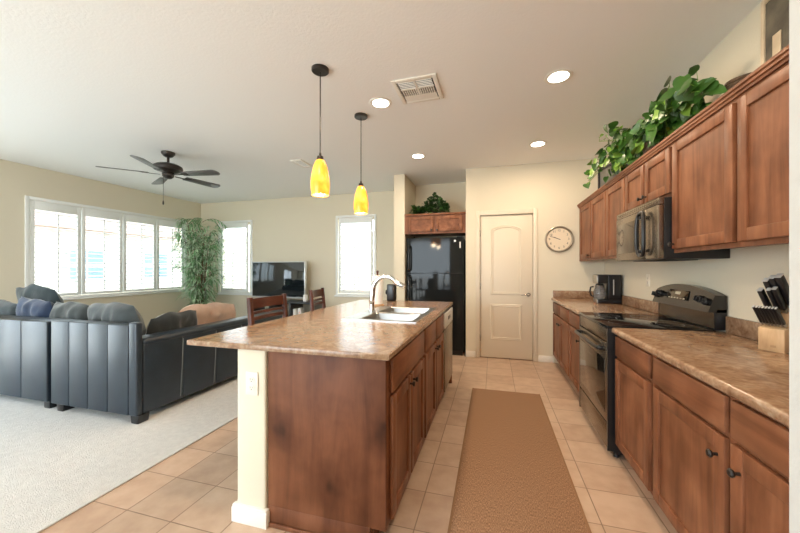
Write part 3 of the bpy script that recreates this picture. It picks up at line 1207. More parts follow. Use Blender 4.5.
b.xf(Matrix.Translation((0.535, 0.385, 1.08)) @ Matrix.Rotation(0.30, 4, 'Y'))
o = b.build('display', M['glass_dark'], cp_)
b = MB()
for k in range(6):
    b.box(-0.0045, -0.0032, -0.11 + k * 0.04, -0.09 + k * 0.04, -0.028, -0.020)
b.box(-0.0045, -0.0032, -0.035, 0.035, 0.004, 0.024)
b.xf(Matrix.Translation((0.535, 0.385, 1.08)) @ Matrix.Rotation(0.30, 4, 'Y'))
b.build('buttons', mat('button_print', (0.45, 0.40, 0.30), 0.5), cp_, smooth=False)
for (ky, kz) in ((0.045, 1.062), (0.110, 1.072), (0.640, 1.075), (0.700, 1.062)):
    b = MB()
    b.lathe([(0.024, 0.0), (0.024, -0.012), (0.019, -0.016), (0.017, -0.032), (0, -0.033)], (0, 0, 0), 22, 'x')
    b.box(-0.040, -0.030, -0.005, 0.005, -0.017, 0.017, 0.002)
    b.xf(Matrix.Translation((0.520 + (kz - 0.998) * 0.24, ky, kz)) @ Matrix.Rotation(0.26, 4, 'Y'))
    b.build('knob', M['black'], cp_)

# ------------------------------------------------------------------ microwave
mw = thing('microwave', 'dark stainless over-the-range microwave with a black loop handle', 'microwave', (1.035, 2.492, 1.335))
MW_ = 0.748
b = MB()
b.box(0.022, 0.363, 0.0, MW_, 0.0, 0.395, 0.003)
b.build('body', M['black'], mw)
b = MB()
b.box(-0.010, 0.0215, 0.0, MW_, 0.352, 0.396, 0.003)
for k in range(20):
    b.box(-0.0125, -0.010, 0.03 + k * 0.0345, 0.055 + k * 0.0345, 0.366, 0.371)
    b.box(-0.0125, -0.010, 0.03 + k * 0.0345, 0.055 + k * 0.0345, 0.378, 0.383)
b.build('vent_grille', M['mirror_front'], mw)
b = MB().box(-0.014, 0.0215, 0.185, MW_, 0.004, 0.350, 0.006)
md = b.build('door', M['mirror_front'], mw)
b = MB().box(-0.0165, -0.0142, 0.29, MW_ - 0.055, 0.06, 0.30, 0.001)
b.build('door_window', M['glass_dark'], md)
b = MB().box(-0.014, 0.0215, 0.002, 0.182, 0.004, 0.350, 0.006)
b.build('control_panel', M['mirror_front'], mw)
hp = []
for k in range(28):
    a = 2 * PI * k / 28
    ca, sa = math.cos(a), math.sin(a)
    hp.append((-0.048 + 0.010 * abs(sa) ** 3, 0.185 + 0.060 * (1 if ca > 0 else -1) * abs(ca) ** 0.55, 0.178 + 0.150 * (1 if sa > 0 else -1) * abs(sa) ** 0.75))
b = MB()
b.tube(hp + [hp[0]], 0.0125, 10, caps=False)
for zz in (0.060, 0.296):
    b.box(-0.045, -0.0145, 0.190, 0.235, zz - 0.012, zz + 0.012, 0.005)
b.build('handle', M['black'], md)
b = MB()
for yy in (0.16, 0.40):
    b.box(0.06, 0.28, yy, yy + 0.2, -0.006, -0.0005, 0.002)
b.build('grease_filter', M['matte_black'], mw)

# ------------------------------------------------------------------ refrigerator
fr = thing('refrigerator', 'glossy black top-freezer refrigerator standing in the alcove', 'refrigerator', (-1.272, 4.875, 0))
FW = 0.862
b = MB()
b.box(0.004, FW - 0.004, 0.072, 0.70, 0.03, 1.722, 0.006)
b.box(0.02, FW - 0.02, 0.030, 0.072, 0.0, 0.07)
b.build('body', M['black'], fr)
for nm, z0, z1 in (('freezer_door', 1.212, 1.738), ('fridge_door', 0.075, 1.198)):
    b = MB()
    # gently bowed door front
    prof = []
    for k in range(13):
        t = k / 12
        prof.append((FW * t, 0.020 - 0.020 * (1 - (2 * t - 1) ** 4)))
    prof += [(FW, 0.068), (0.0, 0.068)]
    b.prism(prof, 'z', z0, z1, 0.0)
    d_ = b.build(nm, M['fridge'], fr)
    h = MB()
    if nm == 'freezer_door':
        za, zb = z0 + 0.03, z1 - 0.11
    else:
        za, zb = z1 - 0.52, z1 - 0.03
    h.tube([(0.052, 0.006, za), (0.050, -0.040, za + 0.03), (0.050, -0.048, (za + zb) / 2), (0.050, -0.040, zb - 0.03), (0.052, 0.006, zb)], 0.014, 12)
    h.build('handle', M['black_gloss'], d_)
    if nm == 'freezer_door':
        e_ = MB().lathe([(0, -0.0015), (0.016, -0.0015), (0.016, 0.003)], (0.735, 0.002, z1 - 0.055), 20, 'y')
        e_.build('emblem', M['silver'], d_)
        e_ = MB().box(0.800, 0.818, 0.004, 0.0085, z1 - 0.16, z1 - 0.07, 0.001)
        e_.build('sticker', M['paper'], d_)
b = MB().box(FW - 0.10, FW - 0.02, 0.02, 0.085, 1.7385, 1.755, 0.004)
b.build('hinge_cap', M['black'], fr)

# ------------------------------------------------------------------ coffee maker
cm = thing('coffee_maker', 'black and stainless drip coffee maker on the corner countertop', 'coffee maker', (1.14, 4.19, 0.8805))
b = MB()
b.box(0.0, 0.235, 0.0, 0.185, 0.0, 0.045, 0.008)
b.box(0.105, 0.235, 0.0, 0.185, 0.045, 0.325, 0.008)
b.box(0.005, 0.105, 0.0, 0.185, 0.225, 0.325, 0.008)
b.build('body', M['black'], cm)
b = MB()
b.box(-0.006, 0.004, 0.008, 0.177, 0.228, 0.322, 0.003)
b.box(-0.006, -0.0005, 0.008, 0.177, 0.004, 0.043, 0.002)
b.build('front_plate', M['steel'], cm)
b = MB().lathe([(0, 0.047), (0.055, 0.047), (0.064, 0.08), (0.064, 0.13), (0.048, 0.175), (0.045, 0.20), (0, 0.20)], (0.042, 0.0925, 0), 24)
ca = b.build('carafe', M['carafe'], cm)
b = MB()
b.tube([(-0.020, 0.0925, 0.185), (-0.050, 0.0925, 0.180), (-0.058, 0.0925, 0.13), (-0.045, 0.0925, 0.085), (-0.022, 0.0925, 0.075)], 0.009, 10)
b.lathe([(0, 0.222), (0.035, 0.220), (0.046, 0.205), (0.046, 0.200)], (0.042, 0.0925, 0), 24)
b.build('carafe_handle', M['black'], ca)
b = MB().box(0.15, 0.16, -0.003, -0.0003, 0.10, 0.27, 0.001)
b.build('water_gauge', M['silver'], cm)

# ------------------------------------------------------------------ knife block
kb = thing('knife_block', 'pale wooden knife block full of black-handled knives on the near counter', 'knife block', (1.241, 2.018, 0.8805), -PI / 3)
# local -y (its front) faces into the room, local x runs toward the camera
b = MB()
b.prism([(0.0, 0.0), (0.104, 0.0), (0.104, 0.210), (0.070, 0.185), (0.040, 0.118), (0.0, 0.108)], 'x', 0.0, 0.094, 0.002)
b.build('block', M['wood_pale'], kb)
b = MB().face([(0.045, -0.0005, 0.020), (0.065, -0.0005, 0.020), (0.065, -0.0005, 0.030), (0.045, -0.0005, 0.030)])
b.build('stamp', mat('stamp', (0.40, 0.24, 0.12), 0.7), kb, smooth=False)
KM = Matrix.Translation(kb.location) @ Matrix.Rotation(-PI / 3, 4, 'Z')


def knife(name, lx, ly, lz, ln, wd, th, label, group, lean):
    t = thing(name, label, 'knife', (KM @ Vector((lx, ly, lz))), -PI / 3, group)
    R = Matrix.Rotation(lean, 4, 'X')
    b = MB()
    b.box(-th / 2, th / 2, -wd / 2, wd / 2, 0.012, ln, min(th, wd) * 0.35, 2)
    b.xf(R)
    h = b.build('handle', M['black'], t)
    q = MB()
    for f_ in (0.3, 0.55, 0.8):
        q.lathe([(0.0028, -th / 2 - 0.0006), (0.0, -th / 2 - 0.0006)], (0, 0, ln * f_), 10, 'x')
    q.xf(R)
    q.build('rivets', M['steel'], h, smooth=False)
    b = MB()
    b.box(-th / 2 + 0.001, th / 2 - 0.001, -wd / 2 + 0.002, wd / 2 - 0.002, -0.004, 0.0118, 0.002)
    b.xf(R)
    b.build('bolster', M['steel'], t)
    c = MB()
    c.box(-th / 2 + 0.0005, th / 2 - 0.0005, -wd / 2 + 0.0005, wd / 2 - 0.0005, ln + 0.0003, ln + 0.004, 0.002)
    c.xf(R)
    c.build('end_cap', M['silver'], t)
    return t


ords = ['leftmost', 'second from left', 'third from left', 'fourth from left', 'fourth from right', 'third from right', 'second from right', 'rightmost']
for k in range(8):
    knife('steak_knife', 0.007 + k * 0.0114, 0.020, 0.124, 0.105, 0.017, 0.0085,
          'small black steak knife, %s in the front row of the knife block' % ords[k], 'steak knives in the block', math.radians(36))
big = [(0.014, 0.060, 0.186, 0.125, 0.028, 0.020, 'black-handled kitchen knife, leftmost and lowest of the upper knives in the block'),
       (0.028, 0.088, 0.212, 0.150, 0.030, 0.022, 'thick black-handled knife standing second from left at the back of the block'),
       (0.052, 0.092, 0.214, 0.165, 0.030, 0.022, 'tall black-handled knife in the middle of the back row of the block'),
       (0.044, 0.062, 0.188, 0.125, 0.024, 0.018, 'short black-handled knife in the middle of the upper front row of the block'),
       (0.066, 0.063, 0.189, 0.132, 0.024, 0.018, 'slim black-handled knife right of the short one in the upper block'),
       (0.080, 0.089, 0.212, 0.175, 0.034, 0.024, 'largest black-handled knife at the back right of the block')]
for (lx, ly, lz, ln, wd, th, lb) in big:
    knife('kitchen_knife', lx, ly, lz, ln, wd, th, lb, 'large knives in the block', math.radians(34))

# ------------------------------------------------------------------ runner rug
b = MB().box(-0.333, 0.333, -1.39, 1.39, 0.0, 0.008, 0.003)
rug = tag(b.build('runner_rug', M['rug'], loc=(0.122, 2.19, 0.0006)), 'long brown woven runner rug on the kitchen floor tiles', 'rug')
b = MB()
for sx_ in (-1, 1):
    b.box(sx_ * 0.326 - 0.006, sx_ * 0.326 + 0.006, -1.389, 1.389, 0.0082, 0.0100, 0.0008)
b.build('edge_binding', mat('rug_binding', (0.27, 0.145, 0.07), 0.9), rug)

# ------------------------------------------------------------------ wall clock
ck_ = thing('wall_clock', 'round wall clock with a pale face and bronze rim beside the pantry door', 'clock', (0.857, 4.8695, 1.672))
b = MB().lathe([(0.150, -0.004), (0.158, -0.022), (0.166, -0.028), (0.174, -0.024), (0.178, -0.010), (0.178, -0.0004), (0.150, -0.0004)], n=48, axis='y', closed=True)
b.build('rim', M['clock_rim'], ck_)
b = MB().lathe([(0.151, -0.006), (0, -0.006)], n=48, axis='y')
fa = b.build('face', M['clock_face'], ck_, smooth=False)


def text_mesh(body, size, name, m, parent, loc, rot):
    cu = bpy.data.curves.new(name, 'FONT')
    cu.body = body
    cu.size = size
    cu.align_x = 'CENTER'
    cu.align_y = 'CENTER'
    cu.extrude = 0.0006
    to = bpy.data.objects.new(name, cu)
    COL.objects.link(to)
    dg = bpy.context.evaluated_depsgraph_get()
    me = bpy.data.meshes.new_from_object(to.evaluated_get(dg))
    COL.objects.unlink(to)
    bpy.data.objects.remove(to)
    o = bpy.data.objects.new(name, me)
    me.materials.append(m)
    COL.objects.link(o)
    o.parent = parent
    o.location = loc
    o.rotation_euler = rot
    return o


for h in range(1, 13):
    a = PI / 2 - 2 * PI * h / 12
    text_mesh(str(h), 0.040, 'numeral', M['ink'], fa, (0.118 * math.cos(a), -0.0075, 0.118 * math.sin(a)), (PI / 2, 0, 0))


def hand(length, w, ang, y, name):
    b = MB().box(-w / 2, w / 2, y - 0.001, y, -0.018, length, 0.0003, 1)
    b.xf(Matrix.Rotation(ang, 4, 'Y'))
    b.build(name, M['ink'], ck_)


hand(0.118, 0.006, 2 * PI * 48.5 / 60, -0.0105, 'minute_hand')
hand(0.075, 0.008, 2 * PI * (9 + 48.5 / 60) / 12, -0.0085, 'hour_hand')


# ------------------------------------------------------------------ ceiling things
rec_lab = ['round recessed ceiling light nearest the upper cabinets and largest in view',
           'round recessed ceiling light beside the big ceiling vent', 'round recessed ceiling light above the refrigerator alcove',
           'round recessed ceiling light in front of the pantry door']
for k, (x_, y_) in enumerate(REC):
    t = thing('recessed_light', rec_lab[k], 'ceiling light', (x_, y_, CZ), 0, 'recessed kitchen ceiling lights')
    b = MB().lathe([(0.070, -0.0025), (0.085, -0.007), (0.098, -0.005), (0.100, -0.0004), (0.070, -0.0004)], n=40, closed=True)
    b.build('trim_ring', M['white'], t)
    b = MB().lathe([(0.0, -0.004), (0.0705, -0.004)], n=40)
    b.build('lens', M['lamp_on'], t, smooth=False)


def ceiling_vent(loc, rz, w, l, label, two):
    t = thing('ceiling_vent', label, 'vent', loc, rz)
    b = MB()
    f = 0.035
    b.box(-w / 2, -w / 2 + f, -l / 2, l / 2, -0.012, -0.0004, 0.003)
    b.box(w / 2 - f, w / 2, -l / 2, l / 2, -0.012, -0.0004, 0.003)
    b.box(-w / 2 + f, w / 2 - f, -l / 2, -l / 2 + f, -0.012, -0.0004, 0.003)
    b.box(-w / 2 + f, w / 2 - f, l / 2 - f, l / 2, -0.012, -0.0004, 0.003)
    b.build('frame', M['white'], t)
    b = MB().box(-w / 2 + f, w / 2 - f, -l / 2 + f, l / 2 - f, -0.002, -0.0005)
    b.build('duct_opening', M['matte_black'], t, smooth=False)
    b = MB()
    iw, il = w - 2 * f, l - 2 * f
    if two:
        b.box(-0.008, 0.008, -il / 2, il / 2, -0.011, -0.0025)
        for sx_ in (-1, 1):
            cx = sx_ * (iw / 4)
            for j in range(5):      # long bars on the near half
                y = -il / 2 + 0.012 + j * il * 0.36 / 5
                b.box(cx - iw / 4 + 0.01, cx + iw / 4 - 0.01, y, y + 0.004, -0.0105, -0.003, rot=Matrix.Rotation(0.5, 4, 'X'))
            for j in range(7):      # short bars across the middle
                x = cx - iw / 4 + 0.018 + j * (iw / 2 - 0.036) / 6
                b.box(x - 0.004, x + 0.004, -il * 0.10, il * 0.22, -0.0105, -0.003, rot=Matrix.Rotation(0.5, 4, 'Y'))
            b.box(cx - iw / 4 + 0.008, cx + iw / 4 - 0.008, -il * 0.14, -il * 0.10, -0.0105, -0.003)
            b.box(cx - iw / 4 + 0.008, cx + iw / 4 - 0.008, il * 0.22, il / 2, -0.0105, -0.003)
    else:
        n_ = 9
        for j in range(n_):
            y = -il / 2 + (j + 0.5) * il / n_
            b.box(-iw / 2, iw / 2, y - 0.009, y + 0.009, -0.0105, -0.004, rot=Matrix.Rotation(0.35, 4, 'X'))
    b.build('slats', M['white'], t, smooth=False)
    return t


ceiling_vent((-0.580, 2.605, CZ), math.radians(-1), 0.355, 0.365, 'square white ceiling vent above the kitchen aisle', True)
ceiling_vent((-2.52, 3.99, CZ), 0, 0.17, 0.32, 'small white ceiling register beyond the nearer pendant light', False)


# pendants
def pendant(x, y, zb, label):
    t = thing('pendant_light', label, 'pendant light', (x, y, CZ), 0, 'amber pendants over the island')
    b = MB().lathe([(0, -0.024), (0.055, -0.024), (0.062, -0.018), (0.062, -0.0004), (0, -0.0004)], n=32)
    b.build('canopy', M['bronze'], t)
    zt = zb + 0.255 - CZ
    b = MB().tube([(0, 0, -0.022), (0, 0, zt + 0.05)], 0.0042, 8)
    b.build('cord', M['black'], t)
    b = MB().lathe([(0, 0.052), (0.007, 0.052), (0.010, 0.03), (0.021, 0.026), (0.025, 0.006), (0.024, -0.004), (0, -0.004)], (0, 0, zt), 20)
    b.build('socket_cap', M['bronze'], t)
    outer = [(0.024, 0.0), (0.034, -0.012), (0.046, -0.04), (0.058, -0.085), (0.066, -0.135), (0.069, -0.175), (0.067, -0.215), (0.060, -0.255)]
    inner = [(r - 0.004, h) for r, h in outer[::-1]]
    b = MB().lathe(outer + inner, (0, 0, zt), 32, closed=True)
    b.build('glass_shade', M['amber'], t)
    b = MB().lathe([(0.0, -0.150), (0.02, -0.158), (0.03, -0.185), (0.03, -0.215), (0.02, -0.238), (0, -0.246)], (0, 0, zt), 16)
    b.build('bulb', mat('bulb', (1, 1, 1), 0.5, emit=(1.0, 0.88, 0.66), es=14.0), t)
    lamp('pendant_lamp', 'POINT', (x, y, zb - 0.02), 5.0, (1.0, 0.78, 0.50), shadow_soft_size=0.05)
    return t


pendant(-1.205, 2.145, 1.805, 'amber glass pendant light nearer the camera, larger, over the island')
pendant(-1.200, 2.900, 1.795, 'amber glass pendant light farther away, over the sink end of the island')

# ceiling fan
fx, fy = -3.89, 3.17
fan = thing('ceiling_fan', 'dark bronze five-blade ceiling fan with a pull chain over the living area', 'ceiling fan', (fx, fy, CZ))
b = MB().lathe([(0, -0.0004), (0.075, -0.0004), (0.074, -0.02), (0.05, -0.05), (0.03, -0.062), (0, -0.062)], n=32)
b.build('canopy', M['bronze'], fan)
b = MB().tube([(0, 0, -0.06), (0, 0, -0.15)], 0.014, 12)
b.build('downrod', M['bronze'], fan)
b = MB().lathe([(0, -0.145), (0.05, -0.145), (0.12, -0.155), (0.152, -0.175), (0.158, -0.20), (0.150, -0.222), (0.10, -0.240), (0.07, -0.250), (0, -0.250)], n=36)
b.build('motor', M['bronze'], fan)
b = MB().lathe([(0, -0.251), (0.062, -0.251), (0.066, -0.27), (0.062, -0.30), (0.035, -0.325), (0, -0.33)], n=28)
b.build('switch_housing', M['bronze'], fan)
b = MB().tube([(-0.065, -0.01, -0.30), (-0.068, -0.01, -0.60)], 0.0018, 6)
pc = b.build('pull_chain', M['bronze'], fan)
b = MB().lathe([(0, 0.03), (0.006, 0.026), (0.010, 0.0), (0.006, -0.024), (0, -0.026)], (-0.068, -0.01, -0.625), 12)
b.build('fob', M['bronze'], pc)
for k in range(5):
    ang = math.radians(8.0 + 72 * k)
    R = Matrix.Rotation(ang, 4, 'Z')
    n = 10
    outl = [(0.20, -0.050)]
    for i in range(n + 1):
        a = -PI / 2 + PI * i / n
        outl.append((0.630 + 0.055 * math.cos(a), 0.068 * math.sin(a)))
    outl.append((0.20, 0.050))
    b = MB().prism(outl, 'z', -0.004, 0.004, 0.001)
    b.xf(Matrix.Translation((0, 0, -0.275)) @ R @ Matrix.Rotation(math.radians(-11), 4, 'X'))
    bl = b.build('blade', M['blade'], fan)
    b = MB()
    b.box(0.08, 0.24, -0.012, 0.012, -0.010, -0.0045, 0.002)
    b.box(0.19, 0.27, -0.035, 0.035, -0.009, -0.0045, 0.002)
    b.xf(Matrix.Translation((0, 0, -0.275)) @ R @ Matrix.Rotation(math.radians(-11), 4, 'X'))
    b.build('blade_iron', M['bronze'], bl)

# ------------------------------------------------------------------ sofa
CPZ = 0.0105


def back_run(mb, x0, x1, n, y0, y1, z0, z1):
    """upholstered back along x, with vertical seams on its outer face"""
    w = (x1 - x0) / n
    for k in range(n):
        mb.box(x0 + k * w + 0.001, x0 + (k + 1) * w - 0.001, y0, y1, z0, z1, 0.010, 3)


s1 = thing('sofa', 'left section of the black leather sectional sofa, cut by the frame edge', 'sofa', (-4.72, 1.985, CPZ))
b = MB()
back_run(b, -0.90, 0.875, 5, 0.0, 0.20, 0.065, 0.785)
b.build('back', M['leather'], s1)
b = MB().box(-0.90, 0.875, 0.202, 0.98, 0.065, 0.30, 0.02, 3)
b.build('seat_base', M['leather'], s1)
for k in range(2):
    b = MB().box(-0.895 + k * 0.886, -0.012 + k * 0.886, 0.205, 0.97, 0.302, 0.45, 0.045, 4)
    b.build('seat_cushion', M['leather'], s1)
for (lx, ly) in ((0.80, 0.02), (-0.88, 0.02), (0.80, 0.88), (-0.88, 0.88)):
    b = MB().box(lx, lx + 0.075, ly, ly + 0.075, 0.0, 0.07, 0.004)
    b.build('foot', M['black'], s1)

s2 = thing('sofa', 'long corner section of the black leather sectional sofa, its back toward the island', 'sofa', (-3.785, 1.98, CPZ))
b = MB()
back_run(b, 0.0, 0.93, 4, 0.0, 0.12, 0.065, 0.800)
b.box(0.931, 1.022, 0.0, 0.055, 0.065, 0.825, 0.016, 4)
b.build('back', M['leather'], s2)
b = MB()
ny = 4
L0, L1 = 0.057, 2.05
YS = [L0, 0.42, 0.80, 1.16, L1]
for k in range(ny):
    b.box(0.85, 1.020, YS[k] + 0.001, YS[k + 1] - 0.001, 0.065, 0.645, 0.012, 3)
b.build('long_back', M['leather'], s2)
b = MB()
b.box(0.835, 1.030, L0 + 0.001, L1, 0.625, 0.685, 0.028, 4)
tr_ = b.build('top_roll', M['leather'], s2)
for k in range(1, ny):
    b = MB().tube([(1.0205, YS[k] - 0.03, 0.09), (1.0215, YS[k] - 0.012, 0.35), (1.0205, YS[k], 0.62)], 0.004, 6)
    b.build('seam_piping', M['seam'], s2)
b = MB()
b.box(0.0, 0.848, 0.122, 2.05, 0.065, 0.30, 0.02, 3)
b.build('seat_base', M['leather'], s2)
for k in range(2):
    b = MB().box(0.0, 0.846, 0.205 + k * 0.922, 1.120 + k * 0.922, 0.302, 0.45, 0.045, 4)
    b.build('seat_cushion', M['leather'], s2)
for (lx, ly) in ((0.06, 0.015), (0.945, 0.015), (0.06, 1.95), (0.945, 1.95)):
    b = MB()
    b.prism([(lx - 0.01, 0.07), (lx + 0.085, 0.07), (lx + 0.07, 0.0), (lx, 0.0)], 'y', ly, ly + 0.09, 0.003)
    b.build('foot', M['black'], s2)


def cushion(label, m, loc, w, h, t, rot, seed, sag=0.06):
    """w along local x, h along local z, thickness along local y"""
    n = 22
    b = bmesh.new()
    sides = []
    for sgn in (1, -1):
        g_ = []
        for i in range(n + 1):
            row = []
            for j in range(n + 1):
                u, v = -1 + 2 * i / n, -1 + 2 * j / n
                prof = max(0.0, (1 - abs(u) ** 3.2) * (1 - abs(v) ** 3.2)) ** 0.55
                x = u * w / 2 * (1 - 0.10 * v * v)
                z = v * h / 2 * (1 - 0.09 * u * u)
                p = Vector((x, 0, z))
                wr = noise.noise(Vector((x * 6 + seed * 3.1, z * 6, seed + sgn))) * 0.38 + noise.noise(Vector((x * 15 + seed, z * 11, seed * 2.0 + sgn))) * 0.22
                y = sgn * t / 2 * prof * (1 + wr)
                z += noise.noise(Vector((x * 5 + seed, 0, seed * 1.7))) * 0.06 * (v + 1) / 2
                row.append(b.verts.new((x, y, z)))
            g_.append(row)
        sides.append(g_)
    for g_ in sides:
        for i in range(n):
            for j in range(n):
                b.faces.new((g_[i][j], g_[i + 1][j], g_[i + 1][j + 1], g_[i][j + 1]))
    bmesh.ops.remove_doubles(b, verts=b.verts[:], dist=1e-4)
    mb = MB()
    mb.join(b)
    o = mb.build('cushion', m, loc=loc)
    o.rotation_euler = rot
    return tag(o, label, 'cushion', 'loose cushions on the sectional sofa')


R_ = math.radians
SEATZ = CPZ + 0.45
cushion('dark teal cushion propped highest at the far left of the sofa', M['teal'], (-5.22, 2.66, SEATZ + 0.31), 0.66, 0.62, 0.16, (R_(14), R_(-3), R_(4)), 1)
cushion('crushed grey cushion at the left frame edge, left of the navy one', M['greyc'], (-5.20, 2.34, SEATZ + 0.245), 0.54, 0.49, 0.20, (R_(10), R_(3), 0), 2)
cushion('crushed navy blue cushion between two grey ones', M['navy'], (-4.65, 2.34, SEATZ + 0.255), 0.52, 0.51, 0.20, (R_(10), R_(6), 0), 3)
cushion('slate grey cushion right of the navy one, above the gap in the sofa', M['olive'], (-4.12, 2.36, SEATZ + 0.240), 0.54, 0.48, 0.22, (R_(10), R_(3), 0), 4)
cushion('grey cushion at the corner of the sofa, rightmost of the crushed velvet ones', M['greyc'], (-3.48, 2.31, SEATZ + 0.230), 0.70, 0.46, 0.20, (R_(10), R_(-3), R_(-3)), 5)
cushion('flat black cushion leaning on the long back between grey and tan cushions', M['blackc'], (-3.055, 2.54, SEATZ + 0.195), 0.56, 0.40, 0.15, (R_(12), R_(-3), R_(93)), 6)
cushion('large tan cushion lying on the long back of the sofa', M['tan'], (-3.24, 3.12, SEATZ + 0.195), 0.86, 0.40, 0.20, (R_(10), R_(2), R_(90)), 8)


# ------------------------------------------------------------------ counter stools
def stool(loc, rz, label):
    """faces +x (toward the island); back at -x side"""
    t = thing('bar_stool', label, 'stool', loc, rz, 'ladder-back stools at the island')
    wd = 0.46
    for s in (-1, 1):
        y = s * (wd / 2 - 0.02)
        b = MB()
        b.prism([(-0.24, 0.0), (-0.20, 0.0), (-0.185, 0.62), (-0.225, 1.055), (-0.255, 1.055), (-0.225, 0.62)], 'y', y - 0.018, y + 0.018, 0.004)
        b.build('back_post', M['wood_cherry'], t)
        b = MB().box(0.165, 0.205, y - 0.02, y + 0.02, 0.0, 0.60, 0.004)
        b.build('leg', M['wood_cherry'], t)
        b = MB().box(-0.205, 0.165, y - 0.012, y + 0.012, 0.17, 0.205, 0.003)
        b.build('stretcher', M['wood_cherry'], t)
    for (z0, z1, lean) in ((0.965, 1.042, 0.0), (0.922, 0.942, 0.0), (0.878, 0.902, 0.0), (0.80, 0.825, 0)):
        b = MB()
        nseg = 10
        hw_ = wd / 2 - 0.036
        for k in range(nseg):
            ya, yb = -hw_ + 2 * hw_ * k / nseg, -hw_ + 2 * hw_ * (k + 1) / nseg

            def xa(y):
                return -0.215 - 0.022 * (1 - (y / hw_) ** 2) - (z0 - 0.76) * 0.075
            A = [(xa(ya), ya, z0), (xa(ya) - 0.018, ya, z0), (xa(ya) - 0.024, ya, z1), (xa(ya) - 0.006, ya, z1)]
            B = [(xa(yb), yb, z0), (xa(yb) - 0.018, yb, z0), (xa(yb) - 0.024, yb, z1), (xa(yb) - 0.006, yb, z1)]
            for i in range(4):
                j = (i + 1) % 4
                b.face([A[i], A[j], B[j], B[i]])
            if k == 0:
                b.face(A)
            if k == nseg - 1:
                b.face(B[::-1])
        bmesh.ops.remove_doubles(b.bm, verts=b.bm.verts[:], dist=1e-5)
        b.build('back_slat', M['wood_cherry'], t)
    b = MB().box(-0.18, 0.215, -wd / 2, wd / 2, 0.60, 0.65, 0.014, 3)
    b.build('seat', M['wood_cherry'], t)
    for x in (0.185, -0.205):
        b = MB().box(x - 0.011, x + 0.011, -wd / 2 + 0.04, wd / 2 - 0.04, 0.26, 0.295, 0.003)
        b.build('stretcher', M['wood_cherry'], t)
    return t


stool((-1.52, 2.29, 0.0005), R_(0), 'dark wooden ladder-back bar stool nearer the camera at the island')
stool((-1.60, 3.25, 0.0005), R_(13), 'dark wooden ladder-back bar stool at the sink end of the island, farther away')

# ------------------------------------------------------------------ TV and stand
st = thing('tv_stand', 'dark open-shelf television stand against the living room back wall', 'tv stand', (-3.83, 5.52, CPZ))
b = MB()
b.box(-0.68, 0.68, -0.22, 0.22, 0.620, 0.650, 0.004)
b.build('top', M['stand'], st)
b = MB()
b.box(-0.65, 0.65, -0.20, 0.20, 0.33, 0.35, 0.003)
b.box(-0.65, 0.65, -0.20, 0.20, 0.08, 0.10, 0.003)
b.build('shelf', M['stand'], st)
for x in (-0.66, -0.22, 0.22, 0.66):
    b = MB().box(x - 0.015, x + 0.015, -0.21, 0.21, 0.0, 0.619, 0.003)
    b.build('upright', M['stand'], st)
tv = thing('television', 'large flat television with a silver bezel standing on the dark stand', 'television', (-4.055, 5.58, CPZ + 0.651))
b = MB()
b.lathe([(0, 0), (0.20, 0), (0.20, 0.006), (0.06, 0.016), (0, 0.016)], n=36)
for v in b.bm.verts:
    v.co.x *= 1.25
    v.co.y *= 0.62
b.build('base', M['silver'], tv)
b = MB().box(-0.05, 0.05, 0.0, 0.03, 0.015, 0.12, 0.004)
b.build('neck', M['silver'], tv)
b = MB().box(-0.605, 0.605, -0.012, 0.045, 0.04, 0.755, 0.008)
b.build('bezel', M['silver'], tv)
b = MB().box(-0.585, 0.585, -0.0145, -0.0122, 0.072, 0.738, 0.0005)
b.build('screen', M['screen'], tv)
rm = tag(MB().box(-0.09, 0.09, -0.02, 0.02, 0, 0.016, 0.005).build('remote_control', M['black'], loc=(-3.83, 5.36, CPZ + 0.6505)),
         'small black remote lying in front of the television foot', 'remote')
ps = tag(MB().box(-0.03, 0.03, -0.04, 0.04, 0, 0.13, 0.012, 3).build('speaker', M['paper'], loc=(-3.37, 5.45, CPZ + 0.6505)),
         'small white upright speaker right of the television', 'speaker')
for k, (dx, hh) in enumerate(((0.05, 0.17), (0.16, 0.19))):
    tag(MB().box(-0.03, 0.03, -0.06, 0.06, 0, hh, 0.01, 2).build('box', M['paper'], loc=(-3.60 + dx, 5.42, CPZ + 0.3505)),
        ['left one of two small white boxes inside the television stand', 'right one of two small white boxes inside the television stand'][k], 'box', 'white boxes in the television stand')


# ------------------------------------------------------------------ plants
def leaf_strip(mb, base, d, up, ln, wd, droop, heart=False, seg=4, mi=0):
    """one leaf: two strips folded on the midrib"""
    d = d.normalized()
    s = d.cross(up)
    if s.length < 1e-3:
        s = Vector((1, 0, 0))
    s.normalize()
    u = s.cross(d).normalized()
    prev = None
    for k in range(seg + 1):
        t = k / seg
        if heart:
            w_ = wd * (math.sin(PI * min(1, (t * 0.86 + 0.14))) ** 0.75) * (1.25 - 0.55 * t)
            if k == seg:
                w_ = 0.0
        else:
            w_ = wd * math.sin(PI * (0.08 + 0.92 * t)) ** 0.8
        c = base + d * (ln * t) + Vector((0, 0, -droop * ln * t * t))
        tri = [c - s * w_ / 2 + u * w_ * 0.13, c, c + s * w_ / 2 + u * w_ * 0.13]
        vs = [mb.bm.verts.new(p) for p in tri]
        if prev:
            for i in (0, 1):
                f = mb.bm.faces.new((prev[i], prev[i + 1], vs[i + 1], vs[i]))
                f.material_index = mi
        prev = vs


